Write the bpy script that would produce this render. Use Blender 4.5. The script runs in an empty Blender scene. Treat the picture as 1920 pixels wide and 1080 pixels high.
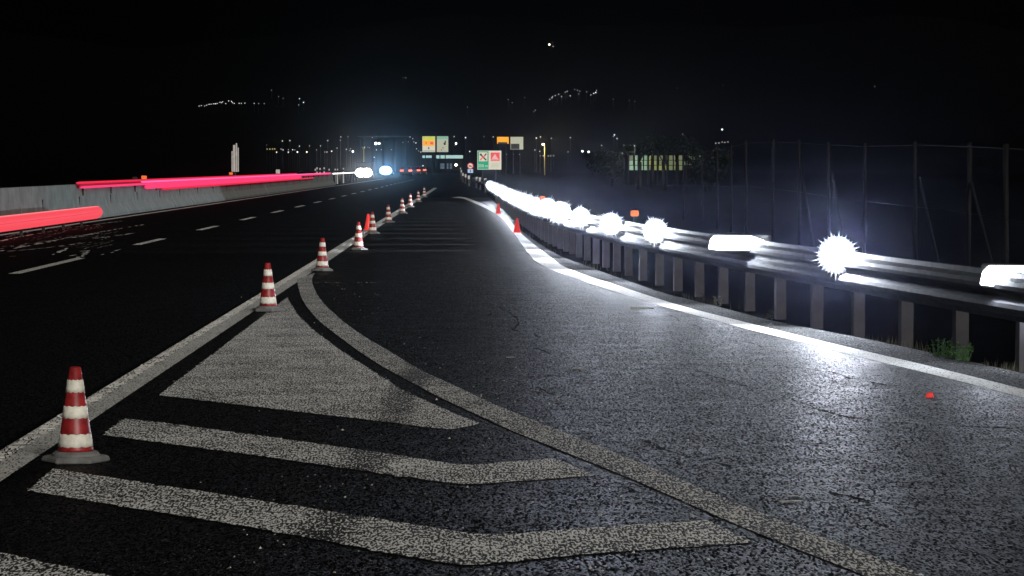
import bpy, bmesh, math, random
from mathutils import Vector, Matrix, Euler
R = math.radians
random.seed(7)
scene = bpy.context.scene
C = scene.collection

# ------------------------------------------------------------------ camera
F = 5390.0                      # focal length in pixels of a 1920 wide picture (a ~100 mm lens)
H = 1.42
cam_d = bpy.data.cameras.new('camera')
cam_d.sensor_width = 36.0
cam_d.lens = F / 1920 * 36
cam_d.clip_start = 0.1
cam_d.clip_end = 6000
cam = bpy.data.objects.new('camera', cam_d)
C.objects.link(cam)
cam.location = (0, 0, H)
cam.rotation_euler = (R(90) - math.atan(228 / F), 0, -math.atan(80 / F))
scene.camera = cam
CM = cam.rotation_euler.to_matrix()

# ------------------------------------------------------------------ world, moonlight, exposure
SUN_EL, SUN_AZ = R(24), R(22)    # light comes from behind the camera, a little from the right
w = bpy.data.worlds.new('World')
scene.world = w
w.use_nodes = True
nt = w.node_tree
sky = nt.nodes.new('ShaderNodeTexSky')
sky.sky_type = 'NISHITA'
sky.sun_disc = False
sky.sun_elevation = SUN_EL
sky.sun_rotation = R(180) - SUN_AZ
bg = nt.nodes['Background']
nt.links.new(sky.outputs[0], bg.inputs[0])
bg.inputs[1].default_value = 0.00004
sd = bpy.data.lights.new('sun', 'SUN')
sd.energy = 2.3
sd.angle = R(22)
sd.color = (1.0, 0.96, 0.89)
sun = bpy.data.objects.new('sun', sd)
C.objects.link(sun)
to_sun = Vector((math.sin(SUN_AZ) * math.cos(SUN_EL), -math.cos(SUN_AZ) * math.cos(SUN_EL), math.sin(SUN_EL)))
sun.rotation_euler = to_sun.to_track_quat('Z', 'Y').to_euler()
sun.location = (5, -20, 15)
vs = scene.view_settings
vs.view_transform = 'Standard'
vs.look = 'None'
vs.exposure = 0
vs.gamma = 1
vs.use_curve_mapping = False
cy = scene.cycles
cy.use_denoising = True
cy.max_bounces = 5
cy.volume_bounces = 0
cy.diffuse_bounces = 2
cy.glossy_bounces = 2
cy.sample_clamp_indirect = 3

HAZE = 0.00009
HAZE_G = 0.985

# ------------------------------------------------------------------ helpers
def ray(px, py):
    return (CM @ Vector(((px - 960) / F, (540 - py) / F, -1))).normalized()

def G(px, py, z=0.0):
    d = ray(px, py)
    t = (z - H) / d.z
    return (d.x * t, d.y * t)

def P(px, py, Y):
    d = ray(px, py)
    t = Y / d.y
    return Vector((d.x * t, Y, H + d.z * t))

class MB:
    def __init__(s):
        s.v, s.f = [], []
    def add(s, vs, fs):
        n = len(s.v)
        s.v += [tuple(p) for p in vs]
        s.f += [tuple(i + n for i in f) for f in fs]
        return s
    def box(s, x0, x1, y0, y1, z0, z1):
        return s.add([(x0, y0, z0), (x1, y0, z0), (x1, y1, z0), (x0, y1, z0), (x0, y0, z1), (x1, y0, z1), (x1, y1, z1), (x0, y1, z1)],
                     [(3, 2, 1, 0), (4, 5, 6, 7), (0, 1, 5, 4), (1, 2, 6, 5), (2, 3, 7, 6), (3, 0, 4, 7)])
    def cbox(s, c, sx, sy, sz):
        return s.box(c[0] - sx / 2, c[0] + sx / 2, c[1] - sy / 2, c[1] + sy / 2, c[2] - sz / 2, c[2] + sz / 2)
    def lathe(s, prof, n=24, c=(0, 0, 0), a0=0.0):
        vs, fs = [], []
        for r, z in prof:
            for k in range(n):
                a = a0 + 2 * math.pi * k / n
                vs.append((c[0] + r * math.cos(a), c[1] + r * math.sin(a), c[2] + z))
        for i in range(len(prof) - 1):
            for k in range(n):
                k2 = (k + 1) % n
                fs.append((i * n + k, i * n + k2, (i + 1) * n + k2, (i + 1) * n + k))
        fs.append(tuple(range(n - 1, -1, -1)))
        fs.append(tuple((len(prof) - 1) * n + k for k in range(n)))
        return s.add(vs, fs)
    def tube(s, a, b, r, n=8, r2=None):
        a, b = Vector(a), Vector(b)
        r2 = r if r2 is None else r2
        d = (b - a).normalized()
        u = d.orthogonal().normalized()
        w_ = d.cross(u)
        vs = []
        for p, rr in ((a, r), (b, r2)):
            for k in range(n):
                t = 2 * math.pi * k / n
                vs.append(p + u * (rr * math.cos(t)) + w_ * (rr * math.sin(t)))
        fs = [(k, (k + 1) % n, n + (k + 1) % n, n + k) for k in range(n)]
        fs += [tuple(range(n - 1, -1, -1)), tuple(range(n, 2 * n))]
        return s.add(vs, fs)
    def sweep(s, pts, prof, closed=True, caps=True):
        """prof: (offset to the left of travel, up); pts: (x, y, z)"""
        n = len(prof)
        vs, fs = [], []
        for i, p in enumerate(pts):
            a = Vector(pts[max(i - 1, 0)])
            b = Vector(pts[min(i + 1, len(pts) - 1)])
            d = (b - a)
            d.z = 0
            d.normalize()
            l = Vector((-d.y, d.x, 0))
            for o, z in prof:
                vs.append(Vector(p) + l * o + Vector((0, 0, z)))
        m = n if closed else n - 1
        for i in range(len(pts) - 1):
            for k in range(m):
                k2 = (k + 1) % n
                fs.append((i * n + k, (i + 1) * n + k, (i + 1) * n + k2, i * n + k2))
        if closed and caps:
            fs.append(tuple(range(n - 1, -1, -1)))
            fs.append(tuple((len(pts) - 1) * n + k for k in range(n)))
        return s.add(vs, fs)
    def prism(s, pts, y0, y1):
        """outline in x, z pushed from y0 to y1"""
        n = len(pts)
        vs = [(x, y0, z) for x, z in pts] + [(x, y1, z) for x, z in pts]
        fs = [(k, (k + 1) % n, n + (k + 1) % n, n + k) for k in range(n)]
        fs += [tuple(range(n - 1, -1, -1)), tuple(range(n, 2 * n))]
        return s.add(vs, fs)
    def ball(s, c, r, nu=10, nv=6, sx=1, sy=1, sz=1):
        prof = [(r * math.sin(math.pi * i / nv), -r * math.cos(math.pi * i / nv)) for i in range(nv + 1)]
        vs, fs = [], []
        for rr, z in prof:
            for k in range(nu):
                a = 2 * math.pi * k / nu
                vs.append((c[0] + sx * rr * math.cos(a), c[1] + sy * rr * math.sin(a), c[2] + sz * z))
        for i in range(nv):
            for k in range(nu):
                k2 = (k + 1) % nu
                fs.append((i * nu + k, i * nu + k2, (i + 1) * nu + k2, (i + 1) * nu + k))
        return s.add(vs, fs)
    def sheet(s, pts, z):
        n = len(pts)
        return s.add([(x, y, z) for x, y in pts], [tuple(range(n))])
    def mesh(s, name, mat, smooth=False, bevel=0):
        me = bpy.data.meshes.new(name)
        me.from_pydata(s.v, [], s.f)
        bm = bmesh.new()
        bm.from_mesh(me)
        bmesh.ops.remove_doubles(bm, verts=bm.verts, dist=1e-6)
        bmesh.ops.dissolve_degenerate(bm, edges=bm.edges, dist=1e-6)
        if len(bm.faces) > 1:
            bmesh.ops.recalc_face_normals(bm, faces=bm.faces)
        if bevel:
            bmesh.ops.bevel(bm, geom=[e for e in bm.edges if len(e.link_faces) == 2 and e.calc_face_angle(0) > 0.5], offset=bevel, segments=2, affect='EDGES', clamp_overlap=True)
        bm.to_mesh(me)
        bm.free()
        mats = mat if isinstance(mat, (list, tuple)) else [mat]
        for m in mats:
            me.materials.append(m)
        if smooth:
            for p in me.polygons:
                p.use_smooth = True
        return me
    def build(s, name, mat, parent=None, smooth=False, bevel=0, kind=None):
        return link(name, s.mesh(name, mat, smooth, bevel), parent, kind)

def link(name, me, parent=None, kind=None):
    o = bpy.data.objects.new(name, me)
    C.objects.link(o)
    if parent is not None:
        o.parent = parent
    if kind:
        o['kind'] = kind
    return o

def tag(o, label, cat, group=None):
    o['label'] = label
    o['category'] = cat
    if group:
        o['group'] = group
    return o

def thing(name, label, cat, loc=(0, 0, 0), rz=0.0, group=None):
    o = bpy.data.objects.new(name, None)
    C.objects.link(o)
    o.location = loc
    o.rotation_euler = (0, 0, rz)
    o.empty_display_size = 0.1
    return tag(o, label, cat, group)

def copy_tree(o, parent=None):
    c = o.copy()
    C.objects.link(c)
    c.parent = parent
    for ch in list(o.children):
        copy_tree(ch, c)
    return c

def lerp_tab(tab, t):
    for (a, va), (b, vb) in zip(tab, tab[1:]):
        if t <= b:
            return va + (vb - va) * (t - a) / (b - a)
    return tab[-1][1]

# ------------------------------------------------------------------ materials
def new_mat(name):
    m = bpy.data.materials.new(name)
    m.use_nodes = True
    return m, m.node_tree, m.node_tree.nodes['Principled BSDF']

def ramp(t, a, b, ca=(0, 0, 0, 1), cb=(1, 1, 1, 1)):
    n = t.nodes.new('ShaderNodeValToRGB')
    n.color_ramp.elements[0].position = a
    n.color_ramp.elements[1].position = b
    n.color_ramp.elements[0].color = ca
    n.color_ramp.elements[1].color = cb
    return n

def pos(t):
    return t.nodes.new('ShaderNodeNewGeometry').outputs['Position']

def noise(t, vec, scale, detail=3, rough=0.55):
    n = t.nodes.new('ShaderNodeTexNoise')
    n.inputs['Scale'].default_value = scale
    n.inputs['Detail'].default_value = detail
    n.inputs['Roughness'].default_value = rough
    t.links.new(vec, n.inputs['Vector'])
    return n.outputs['Fac']

def voro(t, vec, scale, feature='F1'):
    n = t.nodes.new('ShaderNodeTexVoronoi')
    n.feature = feature
    n.inputs['Scale'].default_value = scale
    t.links.new(vec, n.inputs['Vector'])
    return n

def mathn(t, op, a, b=None, clamp=False):
    n = t.nodes.new('ShaderNodeMath')
    n.operation = op
    n.use_clamp = clamp
    for i, v in enumerate((a, b)):
        if v is None:
            continue
        if isinstance(v, (int, float)):
            n.inputs[i].default_value = v
        else:
            t.links.new(v, n.inputs[i])
    return n.outputs[0]

def mix(t, fac, a, b):
    n = t.nodes.new('ShaderNodeMix')
    n.data_type = 'RGBA'
    for i, v in ((0, fac), (6, a), (7, b)):
        if isinstance(v, (int, float)):
            n.inputs[i].default_value = v
        elif isinstance(v, tuple):
            n.inputs[i].default_value = v
        else:
            t.links.new(v, n.inputs[i])
    return n.outputs[2]

def bump(t, h, strength, dist, bsdf, prev=None):
    n = t.nodes.new('ShaderNodeBump')
    n.inputs['Strength'].default_value = strength
    n.inputs['Distance'].default_value = dist
    t.links.new(h, n.inputs['Height'])
    if prev:
        t.links.new(prev, n.inputs['Normal'])
    t.links.new(n.outputs[0], bsdf.inputs['Normal'])
    return n.outputs[0]

def stretched(t, p, along=.22):
    # laid by a paver: the grain is drawn out along the direction of travel
    mp = t.nodes.new('ShaderNodeMapping')
    mp.inputs['Scale'].default_value = (1, along, 1)
    t.links.new(p, mp.inputs[0])
    return mp.outputs[0]

def stone_colour(t, p, lo, hi, tint=(1, 1, 1)):
    """bitumen with stones of mixed brightness showing through"""
    v = voro(t, stretched(t, p, .3), 125)
    sep = t.nodes.new('ShaderNodeSeparateColor')
    t.links.new(v.outputs['Color'], sep.inputs[0])
    st = mathn(t, 'POWER', sep.outputs[0], 2.2)
    col = mix(t, st, (lo * tint[0], lo * tint[1], lo * tint[2], 1), (hi * tint[0], hi * tint[1], hi * tint[2], 1))
    pale = ramp(t, 0.985, 0.995)
    t.links.new(sep.outputs[1], pale.inputs[0])
    col = mix(t, mathn(t, 'MULTIPLY', pale.outputs[0], 0.5), col, (hi * 6, hi * 6, hi * 6, 1))
    return col, v

def asphalt(name, lo, hi, tint=(1, 1, 1), rough=(0.5, 0.62), relief=0.5, spec=0.085, tilt=0.8):
    m, t, b = new_mat(name)
    p = pos(t)
    col, v = stone_colour(t, p, lo, hi, tint)
    big = ramp(t, 0.25, 0.8, (0.7, 0.7, 0.7, 1), (1.2, 1.2, 1.22, 1))
    mp = t.nodes.new('ShaderNodeMapping')
    mp.inputs['Scale'].default_value = (.9, 0.35, 1)
    t.links.new(p, mp.inputs[0])
    t.links.new(noise(t, mp.outputs[0], 1.0, 5, 0.6), big.inputs[0])
    n = t.nodes.new('ShaderNodeMix')
    n.data_type = 'RGBA'
    n.blend_type = 'MULTIPLY'
    n.inputs[0].default_value = 1
    t.links.new(col, n.inputs[6])
    t.links.new(big.outputs[0], n.inputs[7])
    t.links.new(n.outputs[2], b.inputs['Base Color'])
    rg = ramp(t, 0.3, 0.75, (rough[0],) * 3 + (1,), (rough[1],) * 3 + (1,))
    t.links.new(noise(t, p, 3.0, 4), rg.inputs[0])
    t.links.new(rg.outputs[0], b.inputs['Roughness'])
    b.inputs['Specular IOR Level'].default_value = spec
    # each stone of the surface is a small facet with a tilt of its own
    vm = t.nodes.new('ShaderNodeVectorMath')
    vm.operation = 'SUBTRACT'
    t.links.new(v.outputs['Color'], vm.inputs[0])
    vm.inputs[1].default_value = (0.5, 0.5, 0.5)
    vs_ = t.nodes.new('ShaderNodeVectorMath')
    vs_.operation = 'MULTIPLY'
    t.links.new(vm.outputs[0], vs_.inputs[0])
    vs_.inputs[1].default_value = (tilt, tilt, 0)
    va = t.nodes.new('ShaderNodeVectorMath')
    va.operation = 'ADD'
    ge = t.nodes.new('ShaderNodeNewGeometry')
    t.links.new(ge.outputs['Normal'], va.inputs[0])
    t.links.new(vs_.outputs[0], va.inputs[1])
    vn = t.nodes.new('ShaderNodeVectorMath')
    vn.operation = 'NORMALIZE'
    t.links.new(va.outputs[0], vn.inputs[0])
    hh = mathn(t, 'ADD', mathn(t, 'MULTIPLY', v.outputs['Distance'], -1.0), mathn(t, 'MULTIPLY', noise(t, p, 45, 3), 0.9))
    bump(t, hh, relief, 0.006, b, vn.outputs[0])
    return m

def road_paint(name, cover, white=(0.9, 0.89, 0.86), smear=None, scale=96):
    """worn traffic paint: the paint sits on the stone tops, the pits between stay dark"""
    m, t, b = new_mat(name)
    p = pos(t)
    dark, v = stone_colour(t, p, 0.002, 0.016)
    n1 = noise(t, stretched(t, p), scale, 1.5, 0.6)
    n2 = noise(t, p, 2.3, 4, 0.6)
    n3 = noise(t, p, 17, 3, 0.6)
    f = mathn(t, 'ADD', n1, mathn(t, 'MULTIPLY', mathn(t, 'SUBTRACT', n2, 0.5), 0.22))
    f = mathn(t, 'ADD', f, mathn(t, 'MULTIPLY', mathn(t, 'SUBTRACT', n3, 0.5), 0.14))
    if smear:
        # tyre smears dragged across the paint along straight ground lines x = a + b*y
        sx = t.nodes.new('ShaderNodeSeparateXYZ')
        t.links.new(p, sx.inputs[0])
        for a_, b_, wd, amt in smear:
            q = mathn(t, 'SUBTRACT', sx.outputs[0], mathn(t, 'ADD', mathn(t, 'MULTIPLY', sx.outputs[1], b_), a_))
            q = mathn(t, 'ABSOLUTE', mathn(t, 'ADD', q, mathn(t, 'MULTIPLY', mathn(t, 'SUBTRACT', n3, 0.5), 0.12)))
            g = ramp(t, wd * 0.35, wd, (amt,) * 3 + (1,), (0, 0, 0, 1))
            t.links.new(q, g.inputs[0])
            f = mathn(t, 'SUBTRACT', f, g.outputs[0])
    rp = ramp(t, 0.5 - cover * 0.5, 0.58 - cover * 0.5)
    t.links.new(f, rp.inputs[0])
    wv = ramp(t, 0.3, 0.75, (white[0] * 0.72, white[1] * 0.72, white[2] * 0.70, 1), white + (1,))
    t.links.new(n3, wv.inputs[0])
    col = mix(t, rp.outputs[0], dark, wv.outputs[0])
    t.links.new(col, b.inputs['Base Color'])
    b.inputs['Roughness'].default_value = 0.7
    b.inputs['Specular IOR Level'].default_value = 0.3
    bump(t, mathn(t, 'ADD', rp.outputs[0], mathn(t, 'MULTIPLY', v.outputs['Distance'], -0.8)), 0.5, 0.004, b)
    return m

def plain(name, col, rough=0.6, metal=0.0, var=0.25, scale=8.0, spec=0.4, bmp=0.0, emit=0.0, ecol=None):
    m, t, b = new_mat(name)
    tc = t.nodes.new('ShaderNodeTexCoord')
    nz = noise(t, tc.outputs['Object'], scale, 4, 0.6)
    r_ = ramp(t, 0.3, 0.7, tuple(c * (1 - var) for c in col) + (1,), tuple(min(1, c * (1 + var)) for c in col) + (1,))
    t.links.new(nz, r_.inputs[0])
    t.links.new(r_.outputs[0], b.inputs['Base Color'])
    b.inputs['Roughness'].default_value = rough
    b.inputs['Metallic'].default_value = metal
    b.inputs['Specular IOR Level'].default_value = spec
    if bmp:
        bump(t, nz, bmp, 0.01, b)
    if emit:
        b.inputs['Emission Color'].default_value = (ecol or col) + (1,)
        b.inputs['Emission Strength'].default_value = emit
    return m

def glow(name, col, s):
    m, t, b = new_mat(name)
    b.inputs['Base Color'].default_value = (0.0, 0.0, 0.0, 1)
    b.inputs['Specular IOR Level'].default_value = 0.05
    b.inputs['Emission Color'].default_value = col + (1,)
    b.inputs['Emission Strength'].default_value = s
    return m

M = {}
M['asphalt'] = asphalt('lay-by asphalt', 0.001, 0.008, (1, 1, 1.03))
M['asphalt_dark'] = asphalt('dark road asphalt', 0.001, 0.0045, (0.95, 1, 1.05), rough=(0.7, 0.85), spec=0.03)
M['shoulder'] = asphalt('gritty shoulder asphalt', 0.02, 0.075, (1, 1, 0.97), rough=(0.85, 0.95))
M['crack'] = plain('crack', (0.004, 0.004, 0.004), 0.95, spec=0.05)
M['earth'] = plain('dark earth', (0.0018, 0.002, 0.0016), 1.0, var=0.5, scale=0.6, spec=0.0)
_sa, _sb = G(738, 775), G(612, 985)
_k = (_sa[0] - _sb[0]) / (_sa[1] - _sb[1])
SMEAR = [(_sb[0] - _k * _sb[1], _k, 0.15, 0.075)]
M['paint'] = road_paint('worn white hatch paint', 0.06, smear=SMEAR)
M['paint_line'] = road_paint('worn white solid line paint', 0.03, white=(0.74, 0.73, 0.69), smear=SMEAR)
M['paint_edge'] = road_paint('white edge line paint', 0.24, white=(0.6, 0.59, 0.56))
M['paint_lay'] = road_paint('white lay-by line paint', 0.34, white=(0.74, 0.74, 0.72))
M['concrete'] = plain('weathered concrete', (0.16, 0.185, 0.18), 0.85, var=0.28, scale=2.2, bmp=0.25)
M['slot'] = plain('dark slot', (0.02, 0.02, 0.02), 0.9)
M['galv'] = plain('galvanised steel', (0.03, 0.031, 0.035), 0.75, metal=0.0, var=0.45, scale=7, spec=0.12, bmp=.2)
M['post'] = plain('weathered steel post', (0.024, 0.022, 0.025), 0.65, metal=0.1, var=0.35, scale=9)
M['red'] = plain('red cone rubber', (0.24, 0.016, 0.017), 0.42, var=0.5, scale=20, bmp=0.05)
M['white_band'] = plain('dirty white reflective sleeve', (0.72, 0.69, 0.6), 0.5, var=0.2, scale=22, bmp=0.15)
M['rubber'] = plain('dusty grey rubber base', (0.13, 0.13, 0.125), 0.75, var=0.35, scale=14, bmp=0.1)
M['lamp_body'] = plain('black lamp housing', (0.03, 0.03, 0.03), 0.45, var=0.3)
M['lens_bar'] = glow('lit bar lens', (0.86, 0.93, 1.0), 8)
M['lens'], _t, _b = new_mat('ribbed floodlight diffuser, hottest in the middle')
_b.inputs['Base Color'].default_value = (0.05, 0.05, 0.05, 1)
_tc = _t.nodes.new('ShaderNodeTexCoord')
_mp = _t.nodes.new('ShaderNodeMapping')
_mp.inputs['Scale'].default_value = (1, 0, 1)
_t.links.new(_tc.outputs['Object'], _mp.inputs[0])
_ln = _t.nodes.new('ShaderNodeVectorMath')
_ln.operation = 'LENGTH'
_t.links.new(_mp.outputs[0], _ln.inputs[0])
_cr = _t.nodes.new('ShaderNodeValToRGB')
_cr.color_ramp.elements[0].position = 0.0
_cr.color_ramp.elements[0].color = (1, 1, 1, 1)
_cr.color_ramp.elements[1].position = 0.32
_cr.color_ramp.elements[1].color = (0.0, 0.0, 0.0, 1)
for q_, v_ in ((0.075, 1.0), (0.115, 0.18), (0.15, 0.035), (0.185, 0.01)):  # emission falloff paints the glare around the lamp core
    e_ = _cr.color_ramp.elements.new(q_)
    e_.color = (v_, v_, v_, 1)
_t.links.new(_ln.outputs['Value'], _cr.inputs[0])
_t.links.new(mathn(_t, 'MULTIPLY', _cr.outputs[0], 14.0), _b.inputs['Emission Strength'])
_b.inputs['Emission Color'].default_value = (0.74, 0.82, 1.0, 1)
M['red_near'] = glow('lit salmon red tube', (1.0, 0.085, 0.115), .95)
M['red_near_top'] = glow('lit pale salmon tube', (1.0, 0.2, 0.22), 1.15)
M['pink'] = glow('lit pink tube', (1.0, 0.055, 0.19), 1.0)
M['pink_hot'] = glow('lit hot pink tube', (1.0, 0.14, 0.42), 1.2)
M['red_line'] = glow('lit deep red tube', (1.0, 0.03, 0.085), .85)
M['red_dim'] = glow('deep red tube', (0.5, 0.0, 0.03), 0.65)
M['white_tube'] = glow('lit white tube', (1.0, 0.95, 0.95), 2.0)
M['amber'] = plain('amber reflector', (0.8, 0.2, 0.03), 0.4, var=0.1, emit=0.28, ecol=(1.0, 0.2, 0.05))  # emission stands in for light thrown back by the reflector
M['pale_refl'] = plain('pale reflector', (0.6, 0.58, 0.55), 0.4, var=0.2)
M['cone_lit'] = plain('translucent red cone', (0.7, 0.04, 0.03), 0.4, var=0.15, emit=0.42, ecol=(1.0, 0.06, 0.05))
M['leaf'] = plain('weed leaf', (0.10, 0.23, 0.06), 0.6, var=0.35, scale=30)
M['leaf_pale'] = plain('dry grass blade', (0.07, 0.07, 0.045), 0.7, var=0.35, scale=30)
M['tree_leaf'] = plain('tree foliage', (0.008, 0.011, 0.006), 0.9, var=0.5, scale=1.5, spec=0.0)
M['bark'] = plain('bark', (0.012, 0.011, 0.01), 0.9, var=0.3, scale=4, spec=0.0)
M['grit'] = plain('pale grit', (0.45, 0.43, 0.38), 0.8, var=0.5, scale=30)
M['stick'] = plain('dry stick', (0.42, 0.40, 0.33), 0.8, var=0.3, scale=30)
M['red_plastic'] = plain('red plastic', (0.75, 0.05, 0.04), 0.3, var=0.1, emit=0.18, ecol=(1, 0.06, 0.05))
M['fence'] = plain('grey fence post', (0.006, 0.006, 0.006), 0.7, var=0.35, scale=6, spec=0.1)
M['pole'] = plain('dark steel pole', (0.004, 0.004, 0.004), 0.9, spec=.02)
M['car_dark'] = plain('dark car paint', (0.03, 0.03, 0.035), 0.25, var=0.05, spec=0.5)
M['car_pale'] = plain('pale car paint', (0.4, 0.4, 0.4), 0.3, var=0.05, spec=0.5)
M['glass'] = plain('dark car glass', (0.01, 0.012, 0.014), 0.08, spec=0.6)
M['tyre'] = plain('tyre rubber', (0.015, 0.015, 0.015), 0.85)
M['rim'] = plain('wheel rim', (0.4, 0.4, 0.42), 0.35, metal=0.7)
M['head_warm'] = glow('lit warm headlight', (1.0, 0.93, 0.8), 12)
M['head_blue'] = glow('lit blue white headlight', (0.42, 0.68, 1.0), 3.2)
M['tail'] = glow('lit tail lamp', (1.0, 0.12, 0.06), 3.5)
M['plate'] = plain('number plate', (0.6, 0.6, 0.58), 0.5)

# ------------------------------------------------------------------ ground, hills
def hill(x, y):
    s = min(1.0, max(0.0, (y - 760) / 640.0))
    s = s * s * (3 - 2 * s)
    a = 66 + 5 * math.sin(x * 0.011 + 0.6) + 3.5 * math.sin(x * 0.027 + 2) + 2 * math.sin(x * 0.061 + y * 0.02)
    bumps = 1.5 * math.sin(x * 0.05 + 1) * math.sin(y * 0.023) * s
    return -0.09 + s * a + bumps

ys = [-50, 0, 60, 150, 300, 500, 700] + [760 + 14 * i for i in range(60)]
xs = [-640 + 16 * i for i in range(81)]
mb = MB()
mb.add([(x, y, hill(x, y) + (random.uniform(-.5, .5) if y > 800 else 0)) for y in ys for x in xs],
       [(j * 81 + i, j * 81 + i + 1, (j + 1) * 81 + i + 1, (j + 1) * 81 + i) for j in range(len(ys) - 1) for i in range(80)])
terrain = mb.build('terrain', M['earth'], kind='structure', smooth=True)

# ------------------------------------------------------------------ roads
edge_px = [(1045, 478), (1125, 508), (1237.6, 548), (1350, 576), (1434, 598.5), (1475.6, 607), (1614, 633.6), (1725.6, 657), (1836.7, 682), (1914, 699), (2100, 741), (2400, 809)]
right_edge = [(-1.5, 620), (-0.9, 300), (0.2, 210), (0.8, 170), (0.93, 130), (1.12, 90), G(985, 440), ] + [G(*p) for p in edge_px] + [(6.2, 6.0), (7.5, 0.0), (8.0, -20)]
SEAM = 131.0
near_r = [p for p in right_edge if p[1] < 125]
# one sheet for the near carriageway and lay-by, a darker one beyond the transverse seam
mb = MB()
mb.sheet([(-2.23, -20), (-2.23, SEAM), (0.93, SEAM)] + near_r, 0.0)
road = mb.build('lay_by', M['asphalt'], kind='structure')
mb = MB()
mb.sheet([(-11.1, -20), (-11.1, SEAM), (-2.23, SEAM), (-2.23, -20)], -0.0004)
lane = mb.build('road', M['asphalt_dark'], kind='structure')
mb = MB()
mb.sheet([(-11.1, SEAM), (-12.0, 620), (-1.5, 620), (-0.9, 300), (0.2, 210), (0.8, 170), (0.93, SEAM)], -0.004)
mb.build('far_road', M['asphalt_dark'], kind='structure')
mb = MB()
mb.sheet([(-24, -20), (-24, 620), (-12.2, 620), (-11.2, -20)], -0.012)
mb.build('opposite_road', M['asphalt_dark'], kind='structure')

# lay-by edge line (pixel pairs: upper edge, lower edge)
up = [(858, 369.2), (868, 369.6), (882, 373.5), (939, 397.6), (975, 436), (1030, 480), (1064, 503), (1160, 536), (1275, 573), (1400, 605), (1452, 618), (1600, 653.5), (1739, 686), (1850, 713), (1934, 734), (2150, 786)]
lo = [(846, 371), (862, 371.3), (876, 375.2), (927, 399.2), (962.5, 437), (994, 479), (1028, 503), (1122, 537), (1237, 573), (1352, 604), (1404, 618), (1562, 657.5), (1705, 692), (1818, 720), (1904, 742), (2150, 802)]
def strip(a, b, z):
    m_ = MB()
    n = len(a)
    m_.add([(x, y, z) for x, y in a] + [(x, y, z) for x, y in b], [(i, i + 1, n + i + 1, n + i) for i in range(n - 1)])
    return m_
def smooth_px(pts, k=4):
    out = []
    for i in range(len(pts) - 1):
        p0, p1, p2, p3 = pts[max(i - 1, 0)], pts[i], pts[i + 1], pts[min(i + 2, len(pts) - 1)]
        for j in range(k):
            t = j / k
            q = []
            for c in (0, 1):
                q.append(0.5 * (2 * p1[c] + (p2[c] - p0[c]) * t + (2 * p0[c] - 5 * p1[c] + 4 * p2[c] - p3[c]) * t * t + (3 * p1[c] - p0[c] - 3 * p2[c] + p3[c]) * t ** 3))
            out.append(tuple(q))
    out.append(pts[-1])
    return out
gu = smooth_px([G(*p) for p in up])
gl = smooth_px([G(*p) for p in lo])
strip(gu, gl, 0.0025).build('lay_by_line', M['paint_lay'], kind='structure')
# gritty strip between the line and the edge of the asphalt
sh_in, sh_out = [], []
for i in range(12, len(gu)):
    x, y = gu[i]
    if y > 75:
        continue
    xo = lerp_tab(sorted([(q[1], q[0]) for q in near_r]), y)
    sh_in.append((x - 0.0, y))
    sh_out.append((max(xo, x + 0.02), y + 0.0))
strip(sh_out, sh_in, 0.0012).build('shoulder', M['shoulder'], kind='structure')

# cone line with a raised rumble profile on its left half
mb = MB()
mb.add([(-2.345, 5, .0014), (-2.115, 5, .0014), (-2.115, 190, .0014), (-2.345, 190, .0014)], [(0, 1, 2, 3)])
cl = mb.build('edge_line', M['paint_edge'], kind='structure')
mb = MB()
y = 9.0
while y < 46:
    l_ = random.uniform(.03, .05)
    x0 = -2.335 + random.uniform(-.01, .01)
    x1 = -2.245 + random.uniform(-.012, .012)
    hh = random.uniform(.003, .007)
    sk = random.uniform(-.02, .02)
    mb.add([(x0, y, .004), (x1, y + sk, .004), (x1, y + l_ + sk, .004), (x0, y + l_, .004),
            (x0 + .01, y + .008, .004 + hh), (x1 - .01, y + .008 + sk, .004 + hh), (x1 - .01, y + l_ - .008 + sk, .004 + hh), (x0 + .01, y + l_ - .008, .004 + hh)],
           [(4, 5, 6, 7), (0, 1, 5, 4), (1, 2, 6, 5), (2, 3, 7, 6), (3, 0, 4, 7)])
    y += random.uniform(.075, .095)
mb.build('rumble_ridges', M['paint_edge'], cl, kind='stuff')

mb = MB()
mb.add([(-9.78, 20, .004), (-9.6, 20, .004), (-9.6, 330, .004), (-9.78, 330, .004)], [(0, 1, 2, 3)])
mb.build('median_line', M['paint_edge'], kind='structure')
for k in range(-1, 22):
    yc = 54.3 + 12 * k
    mb = MB()
    y0, y1 = yc - 2.25, yc + 2.25
    if k == -1:
        y0 -= 2.0
    mb.add([(-6.1, y0, .004), (-5.94, y0, .004), (-5.94, y1, .004), (-6.1, y1, .004)], [(0, 1, 2, 3)])
    mb.build('lane_dash', M['paint_edge'], kind='structure')

def ragged(pts, step=.035, amp=.006):
    out = []
    n = len(pts)
    for i in range(n):
        a, b = Vector(pts[i]), Vector(pts[(i + 1) % n])
        k = max(1, int((b - a).length / step))
        nrm = Vector((-(b - a).y, (b - a).x)).normalized()
        for j in range(k):
            q = a.lerp(b, j / k) + nrm * (random.gauss(0, amp) * (0.2 if j == 0 else 1) * (3.0 if random.random() < .05 else 1))
            out.append((q.x, q.y))
    return out

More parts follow.
